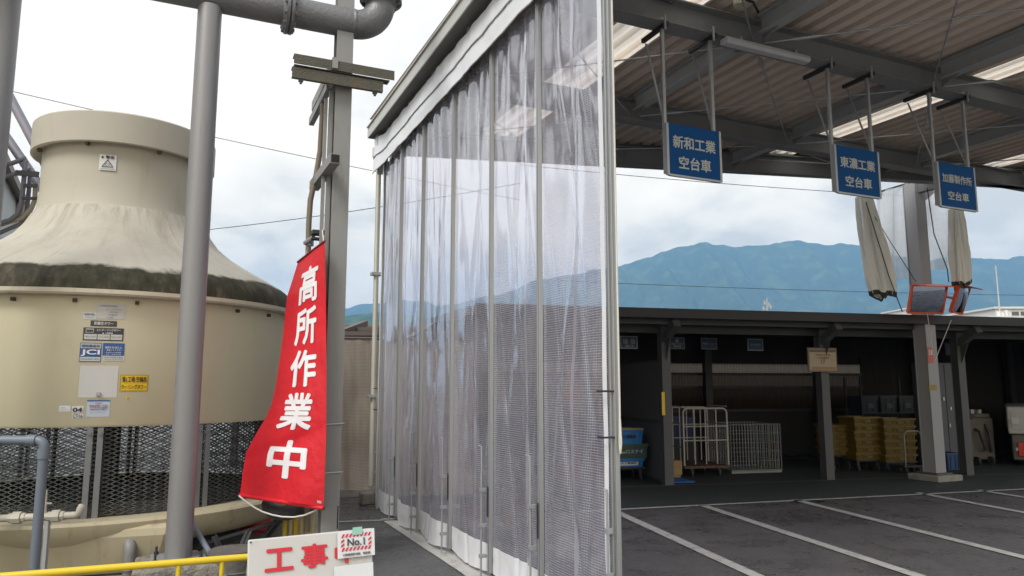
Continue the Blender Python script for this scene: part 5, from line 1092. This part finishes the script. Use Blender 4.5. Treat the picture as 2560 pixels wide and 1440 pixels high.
# blue crates left of the partition
b0, b1 = bp(1535, 1165, 11.55), bp(1609, 1165, 11.55); bw = .62; bcx = b1.x - bw / 2
zb0 = bp(1600, 1167, 11.55).z; z1_, z2_, z3_ = bp(1600, 1146, 11.55).z, bp(1600, 1110, 11.55).z, bp(1600, 1071, 11.55).z
dolly(bcx, 11.75, .66, .46, 'dark dolly under the stacked blue crates by the partition', 0, zb0)
specs = ((zb0, z1_, cratebl, 'lowest blue crate with a white paper label in the stack by the partition', 'ユニオン電機㈱', paper), (z1_ + .003, z2_, crategr, 'dark grey green crate with pale lettering between two blue crates', 'ロスナイ', None), (z2_ + .003, z3_, cratebl, 'topmost blue crate with dark lettering in the stack by the partition', 'ユニオン電機㈱', None))
for za, zb_c, mt, lab, txt, pm in specs:
    wd = bw if mt is cratebl else bw + .08
    t = thing('storage_crate', lab, 'crate', at_b(bcx + (0 if mt is cratebl else .04), 11.75, za), B, 'crates stacked by the partition'); T = mat_of(t); ht = zb_c - za
    crate_mesh(wd, .42, ht, T).build('tote', mt, t)
    if pm: MB(T).box(-.22, .20, -.236, -.2225, .03, ht - .05).build('label', pm, t)
    if mt is crategr: MB(T).box(-.30, -.06, -.236, -.2225, ht * .36, ht * .50).build('label', M('yellow green label', (.42, .42, .05), .5), t)
    if txt == 'ロスナイ': MB(T).text(txt, flat((.10, -.238, ht * .5), (.30, 0, 0), (0, 0, ht * .26)), .02).build('lettering', M('pale blue lettering', (.45, .55, .60), .5), t)
    else: MB(T).text(txt, flat((-.02, -.2375, ht * .5), (.38, 0, 0), (0, 0, ht * .22)), .02).build('lettering', blackink, t)
    if za == specs[2][0]: MB(T).box(-.30, .30, -.235, -.215, ht - .02, ht + .008).build('edge_clip', M('mustard clip', (.35, .26, .05), .5), t)
# cardboard boxes and blue mat
c_ = bp(1688, 1185, 11.6); zt_c = bp(1688, 1152, 11.6).z; zm = bp(1688, 1188, 11.6).z
tag(MB('B').box(c_.x - .12, c_.x + .10, 11.6, 11.9, .03, zm - .004).build('cardboard_box', cardbd, origin=at_b(c_.x, 11.75, .03)), 'lower flat cardboard box beside the partition foot', 'box')
ub = thing('cardboard_box', 'upper cardboard box stacked beside the partition foot', 'box', at_b(c_.x, 11.75, zm), B)
MB('B').box(c_.x - .13, c_.x + .13, 11.6, 11.92, zm, zt_c).build('carton', cardbd, ub, bevel=.006); MB('B').box(c_.x - .13, c_.x + .13, 11.598, 11.5995, zm + .12, zm + .15).build('tape', M('brown tape', (.28, .18, .08), .4), ub)
m0 = bp(1700, 1207, 11.15); tag(MB('B').box(m0.x - .2, m0.x + .22, 11.05, 11.75, .012, .035).build('floor_mat', M('bright blue mat', (.015, .12, .40), .6), origin=at_b(m0.x, 11.4, .012), bevel=.008), 'bright blue flat mat on the floor beside the partition', 'mat')
# roll cage
r0, r1 = bp(1712, 1185, 11.75), bp(1822, 1185, 11.75); rt = bp(1760, 1021, 11.75).z
rcw = r1.x - r0.x; cxr = (r0.x + r1.x) / 2
rc = thing('roll_cage', 'tall white tubular roll cage trolley with rounded top beside the wire mesh cage', 'roll cage', at_b(cxr, 12.1, 0), B); T = mat_of(rc)
def frame_side(y, nm, nv=4):
    w2 = rcw / 2; m = MB(T)
    m.tube([(-w2, y, .20), (-w2, y, rt - .08)] + arc((-w2 + .08, y, rt - .08), (-.08, 0, 0), (0, 0, .08), 0, math.pi / 2, 4) + arc((w2 - .08, y, rt - .08), (0, 0, .08), (.08, 0, 0), 0, math.pi / 2, 4) + [(w2, y, .20)], .016, 8)
    for k in range(1, nv): x = -w2 + rcw * k / nv; m.tube([(x, y, .22), (x, y, rt - .01)], .011, 8)
    for z_ in (.62, 1.05 * rt * .62 + .1): m.tube([(-w2, y, z_), (w2, y, z_)], .011, 8)
    m.build(nm, cagewhite, rc, smooth=True)
frame_side(-.35, 'front_grid'); frame_side(.35, 'rear_grid', 6)
m = MB(T)
for s_ in (-1, 1):
    for z_ in (.5, .9, 1.2): m.tube([(s_ * rcw / 2, -.35, z_), (s_ * rcw / 2, .35, z_)], .011, 8)
m.build('side_rail', cagewhite, rc, smooth=True)
MB(T).box(-rcw / 2, rcw / 2, -.36, .36, .15, .19).build('base', M('rusty deck', (.10, .06, .04), .8, var=.3), rc)
for a in (-1, 1):
    for b in (-1, 1): MB(T).tube([(a * .26 - .018, b * .28, .07), (a * .26 + .018, b * .28, .07)], .068, 14).box(a * .26 - .03, a * .26 + .03, b * .28 - .03, b * .28 + .03, .10, .15).build('caster', blackrub, rc)
# wire mesh cage
k0, k1 = bp(1830, 1180, 12.0), bp(1955, 1180, 12.0); kt = bp(1950, 1060, 12.0).z; kb = bp(1900, 1175, 12.0).z; kw = k1.x - k0.x
mc = thing('wire_mesh_cage', 'low galvanised wire mesh stillage on feet beside the roll cage', 'cage', at_b((k0.x + k1.x) / 2, 12.4, 0), B); T = mat_of(mc)
def grid(y0, y1, x0, x1, nm, n):
    m = MB(T)
    for k in range(n + 1): t = k / n; p = (x0 + (x1 - x0) * t, y0 + (y1 - y0) * t); m.tube([(p[0], p[1], kb), (p[0], p[1], kt)], .0055 if 0 < k < n else .012, 6)
    for k in range(6): z_ = kb + (kt - kb) * k / 5; m.tube([(x0, y0, z_), (x1, y1, z_)], .005 if 0 < k < 5 else .010, 6)
    m.build(nm, cagegalv, mc)
grid(-.4, -.4, -kw / 2, kw / 2, 'front_grid', 17); grid(.4, .4, -kw / 2, kw / 2, 'rear_grid', 17); grid(-.4, .4, -kw / 2, -kw / 2, 'side_grid', 12); grid(-.4, .4, kw / 2, kw / 2, 'side_grid', 12)
MB(T).box(-kw / 2, kw / 2, -.4, .4, kb - .05, kb - .01).build('base', cagegalv, mc)
for a in (-1, 1):
    for b in (-1, 1): MB(T).box(a * kw * .42 - .04, a * kw * .42 + .04, b * .32 - .04, b * .32 + .04, 0, kb - .05).build('foot', cagegalv, mc, bevel=.004)
# dark container row behind roll cage
for px0, px1, lab in ((1676, 1735, 'dark blue container behind the roll cage, left of the cage bars'),):
    a, b = bp(px0, 1120, 13.2), bp(px1, 1070, 13.2)
    t = thing('container', lab, 'container', at_b((a.x + b.x) / 2, 13.4, 0), B); T = mat_of(t)
    crate_mesh(b.x - a.x, .5, .5, T @ Matrix.Translation((0, 0, .45))).build('tote', M('deep blue plastic', (.012, .03, .11), .5), t); MB(T).box(-.3, .3, -.25, .25, 0, .449).build('stand', darksteel, t)
# yellow crates on dollies
def stack(px0, px1, pyb, pyt, u_, n, where, dp=.45, rz=0.0):
    a, b = bp(px0, pyb, u_), bp(px1, pyb, u_); zt = bp(px0, pyt, u_).z; z0 = max(.16, a.z); wd = b.x - a.x - .03; h = (zt - z0) / n
    dolly((a.x + b.x) / 2, u_ + dp / 2, wd, dp, 'dark dolly under the %s' % where, rz, z0)
    first = None
    for k in range(n):
        zz_ = z0 + .001 + k * h; p = at_b((a.x + b.x) / 2 + random.uniform(-.012, .012), u_ + dp / 2 + random.uniform(-.01, .01), zz_)
        name = ORD[k] if k < n - 1 else 'topmost'
        lab = '%s yellow crate of the %s' % (name, where)
        if first is None:
            first = thing('yellow_crate', lab, 'crate', p, B + rz, 'yellow crates stacked in the shed'); T = mat_of(first)
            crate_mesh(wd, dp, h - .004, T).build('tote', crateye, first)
            MB(T).box(-.06, .06, -dp / 2 - .015, -dp / 2 + .001, h * .25, h * .48).build('label', M('brown printed label', (.16, .10, .03), .6), first)
        else:
            c = copy_tree(first); c.location = p; c['label'] = lab; c.rotation_euler = (0, 0, B + rz + random.uniform(-.02, .02))
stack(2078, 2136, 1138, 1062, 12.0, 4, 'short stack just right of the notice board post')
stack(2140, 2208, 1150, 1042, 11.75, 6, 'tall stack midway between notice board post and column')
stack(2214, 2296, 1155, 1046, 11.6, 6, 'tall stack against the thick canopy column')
a = bp(2278, 1165, 11.35); dolly(a.x, 11.42, .42, .3, 'hand trolley with a bright tube handle before the yellow crates', 0, .15, bp(2260, 1078, 11.3).z)
# bins on a dark rack behind
rk0, rk1 = bp(2160, 1040, 13.6), bp(2300, 1040, 13.6)
rack = thing('dark_rack', 'dark steel rack behind the yellow crates carrying bins', 'rack', at_b((rk0.x + rk1.x) / 2, 13.9, 0), B); T = mat_of(rack); rw = rk1.x - rk0.x
for a in (-1, 1):
    for b in (-1, 1): MB(T).box(a * rw / 2 - .02, a * rw / 2 + .02, b * .25 - .02, b * .25 + .02, 0, 1.75).build('upright', darksteel, rack)
for z_ in (.5, .98): MB(T).box(-rw / 2, rw / 2, -.25, .25, z_ - .02, z_).build('shelf', darksteel, rack)
for k in range(3):
    t = thing('dark_bin', '%s of the three dark blue bins on the steel rack' % ('leftmost', 'middle', 'rightmost')[k], 'bin', at_b(rk0.x + rw * (k + .5) / 3, 13.9, .981), B, 'bins on the dark rack'); T = mat_of(t)
    crate_mesh(rw / 3 - .06, .44, .36, T).build('tote', darkblue, t); MB(T).box(-.06, .07, -.235, -.222, .10, .2).build('label', M('grey label', (.08, .085, .09), .6), t)
# lockers / electrical cabinet right of the column
k0, k1 = bp(2362, 1190, 12.0), bp(2402, 1190, 12.0)
lk = thing('steel_cabinet', 'tall dark blue grey cabinet with hanging tools just right of the column', 'cabinet', at_b((k0.x + k1.x) / 2, 12.2, 0), B); T = mat_of(lk)
MB(T).box(-.36, .30, -.2, .25, .06, 2.0).build('carcass', M('cabinet paint', (.075, .085, .10), .5, .1, var=.1), lk, bevel=.006)
MB(T).box(-.345, -.035, -.214, -.2005, .1, 1.96).build('door', M('cabinet door', (.085, .095, .11), .5, .1, var=.1), lk); MB(T).box(-.02, .285, -.214, -.2005, .1, 1.96).build('door', M('cabinet door b', (.085, .095, .11), .5, .1, var=.1), lk)
for x, z_ in ((-.1, 1.3), (-.22, 1.05), (.05, 1.12), (.16, .95), (.0, .8), (.2, 1.45)): MB(T).box(x - .012, x + .012, -.235, -.2145, z_ - .03, z_ + .03).build('hook', M('bright hook', (.55, .55, .53), .3, .8), lk)
MB(T).box(-.36, .30, -.19, .25, 0, .0599).build('plinth', darksteel, lk)
bk0 = bp(2362, 1160, 11.7); tag(crate_mesh(.28, .3, .32, Matrix.Translation(at_b(bk0.x + .10, 11.75, 0)) @ Matrix.Rotation(B, 4, 'Z')).build('blue_bin', M('blue bin plastic', (.02, .06, .16), .5), origin=at_b(bk0.x + .10, 11.75, 0)), 'small blue bin on the floor just right of the column foot', 'bin')
# battery charger / pallet machine (beige) and parked truck at the right edge
g0, g1 = bp(2428, 1190, 12.2), bp(2500, 1190, 12.2); gt = bp(2450, 1035, 12.2).z
mcx = (g0.x + g1.x) / 2; mach = thing('floor_machine', 'beige boxy machine with black hoses between shed post and white truck', 'machine', at_b(mcx, 12.5, 0), B); T = mat_of(mach); mw = g1.x - g0.x
MB(T).box(-mw / 2, mw / 2, -.25, .35, .10, gt - .08).build('housing', beigemach, mach, bevel=.03); MB(T).box(-mw / 2 + .03, mw / 2 - .03, -.22, .32, gt - .079, gt).build('hood', beigemach, mach, bevel=.02)
for x in (-.18, .16): MB(T).tube([(x - .02, -.3, .085), (x + .02, -.3, .085)], .085, 16).build('wheel', blackrub, mach)
MB(T).tube([(-.12, -.26, gt - .3), (-.12, -.36, gt - .35), (-.02, -.38, gt - .7), (.06, -.3, .3)], .03, 10).tube([(.14, -.26, gt - .2), (.14, -.34, gt - .4), (.2, -.3, .25)], .03, 10).build('hose', blackrub, mach, smooth=True)
for x, z_ in ((-.2, gt + .03), (.02, gt + .02), (.2, gt + .02)): MB(T).box(x - .04, x + .04, -.1, .06, gt + .0, z_ + .06).build('fitting', M('pale fitting', (.40, .39, .36), .5), mach, bevel=.01)
MB(T).tube([(-.16, -.252, .95), (-.16, -.262, .95)], .06, 18).build('gauge', blackrub, mach)
t0 = bp(2530, 1190, 11.9); tr = thing('white_truck', 'rear corner of a parked white truck with a red tail lamp at right', 'truck', bp(2530, 1190, 11.9) * 0 + wor('B', t0.x, 11.9, 0) + Matrix.Rotation(R(-33), 3, 'Z') @ Vector((1.0, 1.0, 0)), R(-33)); T = mat_of(tr)
zt2, zm2, zl2 = bp(2540, 1016, 11.9).z, bp(2540, 1086, 11.9).z, bp(2540, 1150, 11.9).z
MB(T).box(-1.0, .9, -1.0, 2.4, zm2 + .01, zt2).build('tailgate_body', truckw, tr, bevel=.03)
MB(T).box(-.93, .83, -1.008, -1.0005, zm2 + .10, zt2 - .08).build('tailgate', truckw, tr, bevel=.003)
MB(T).box(-.93, -.80, -1.03, -1.0, zm2 + .2, zm2 + .32).build('latch', galv, tr)
MB(T).box(-.95, .85, -.94, 2.3, zl2, zm2).build('chassis', beigemach, tr, bevel=.02)
for s_ in (-.86, .60): MB(T).box(s_, s_ + .26, -.985, -.941, zl2 + .08, zm2 - .14).build('tail_lamp', lampred, tr, bevel=.01)
for s_ in (-.75, .65):
    for y in (-.3, 1.7): MB(T).tube([(s_ - .09, y, .30), (s_ + .09, y, .30)], .295, 24).build('wheel', blackrub, tr, smooth=True)
MB(T).box(-.9, .8, -.97, -.90, .30, .36).build('bumper', galv, tr)

# ---------------------------------------------------------------- far things over the shed roof
antm = M('grey antenna', (.34, .36, .37), .5)
q = at(1917, 785, 55); an = thing('antenna_mast', 'small whitish antenna mast seen over the shed roof before the mountain', 'antenna', (q.x, q.y, 0))
MB().tube([(q.x, q.y, 0), at(1917, 746, 55)], .06, 8).build('mast', antm, an)
m = MB()
for px, py, s_ in ((1908, 772, 1), (1926, 768, 1), (1911, 758, -1), (1922, 762, 1)): m.tube([at(1917, py, 55), at(px, py + 2, 55)], .04, 6).cbox(at(px, py - 1, 55), (.12, .12, .3))
m.build('aerial', antm, an)
b0, b1 = at(2480, 800, 90), at(2640, 772, 90); fb = thing('white_factory', 'white factory building with roof plant far beyond the shed at right', 'building', ((b0.x + b1.x) / 2, 90, 0))
MB().box(b0.x + .5, b1.x, 90, 104, 0, b1.z).build('wall', whitebld, fb); MB().box(b0.x + .3, b1.x + .2, 89.8, 104.2, b1.z, b1.z + .25).build('parapet', whitebld, fb)
for px0, px1, py0, py1 in ((2530, 2546, 779, 788), (2552, 2566, 779, 788)): a, b = at(px0, py1, 90), at(px1, py0, 90); MB().box(a.x, b.x, 89.93, 89.995, a.z, b.z).build('window', M('far dark window', (.10, .10, .10), .3), fb)
MB().box(at(2470, 800, 85).x, at(2530, 800, 85).x, 85, 88, 0, at(2500, 790, 85).z).build('annex', whitebld, fb)
for px, pt in ((2496, 778), (2506, 782), (2516, 776), (2524, 784)): q = at(px, pt, 86); MB().tube([(q.x, q.y, q.z - 1.2), q], .22, 8).build('roof_vent', whitebld, fb)
q = at(2489, 664, 88); tag(MB().tube([(q.x, q.y, 0), q], [.16, .06], 8).build('lightning_mast', M('pale mast', (.45, .46, .47), .6), origin=(q.x, q.y, 0)), 'thin pale lightning mast beside the far white factory', 'mast')
a, b = at(2285, 788, 70), at(2330, 770, 70); wb = thing('white_building', 'low white building glimpsed beyond the shed behind the wide mirror', 'building', ((a.x + b.x) / 2, 70, 0))
MB().box(a.x, b.x, 70, 76, 0, b.z).build('wall', whitebld, wb); MB().box(a.x - .1, b.x + .1, 69.9, 76.1, b.z, b.z + .15).build('roof', whitebld, wb); MB().box(a.x + .3, b.x - .3, 69.97, 69.99, b.z - .5, b.z - .3).build('window', greyink, wb)

# ================================================================== AIR
hm = bpy.data.materials.new('haze air'); hm.use_nodes = True; t = hm.node_tree; t.nodes.remove(t.nodes['Principled BSDF'])
pv_ = t.nodes.new('ShaderNodeVolumePrincipled'); pv_.inputs['Color'].default_value = (.30, .58, 1.0, 1); pv_.inputs['Density'].default_value = 0.00023; pv_.inputs['Anisotropy'].default_value = 0.0
t.links.new(pv_.outputs[0], t.nodes['Material Output'].inputs['Volume'])
tag(MB().box(-6000, 6000, -600, 6200, -12, 860).build('haze', hm), kind='stuff')
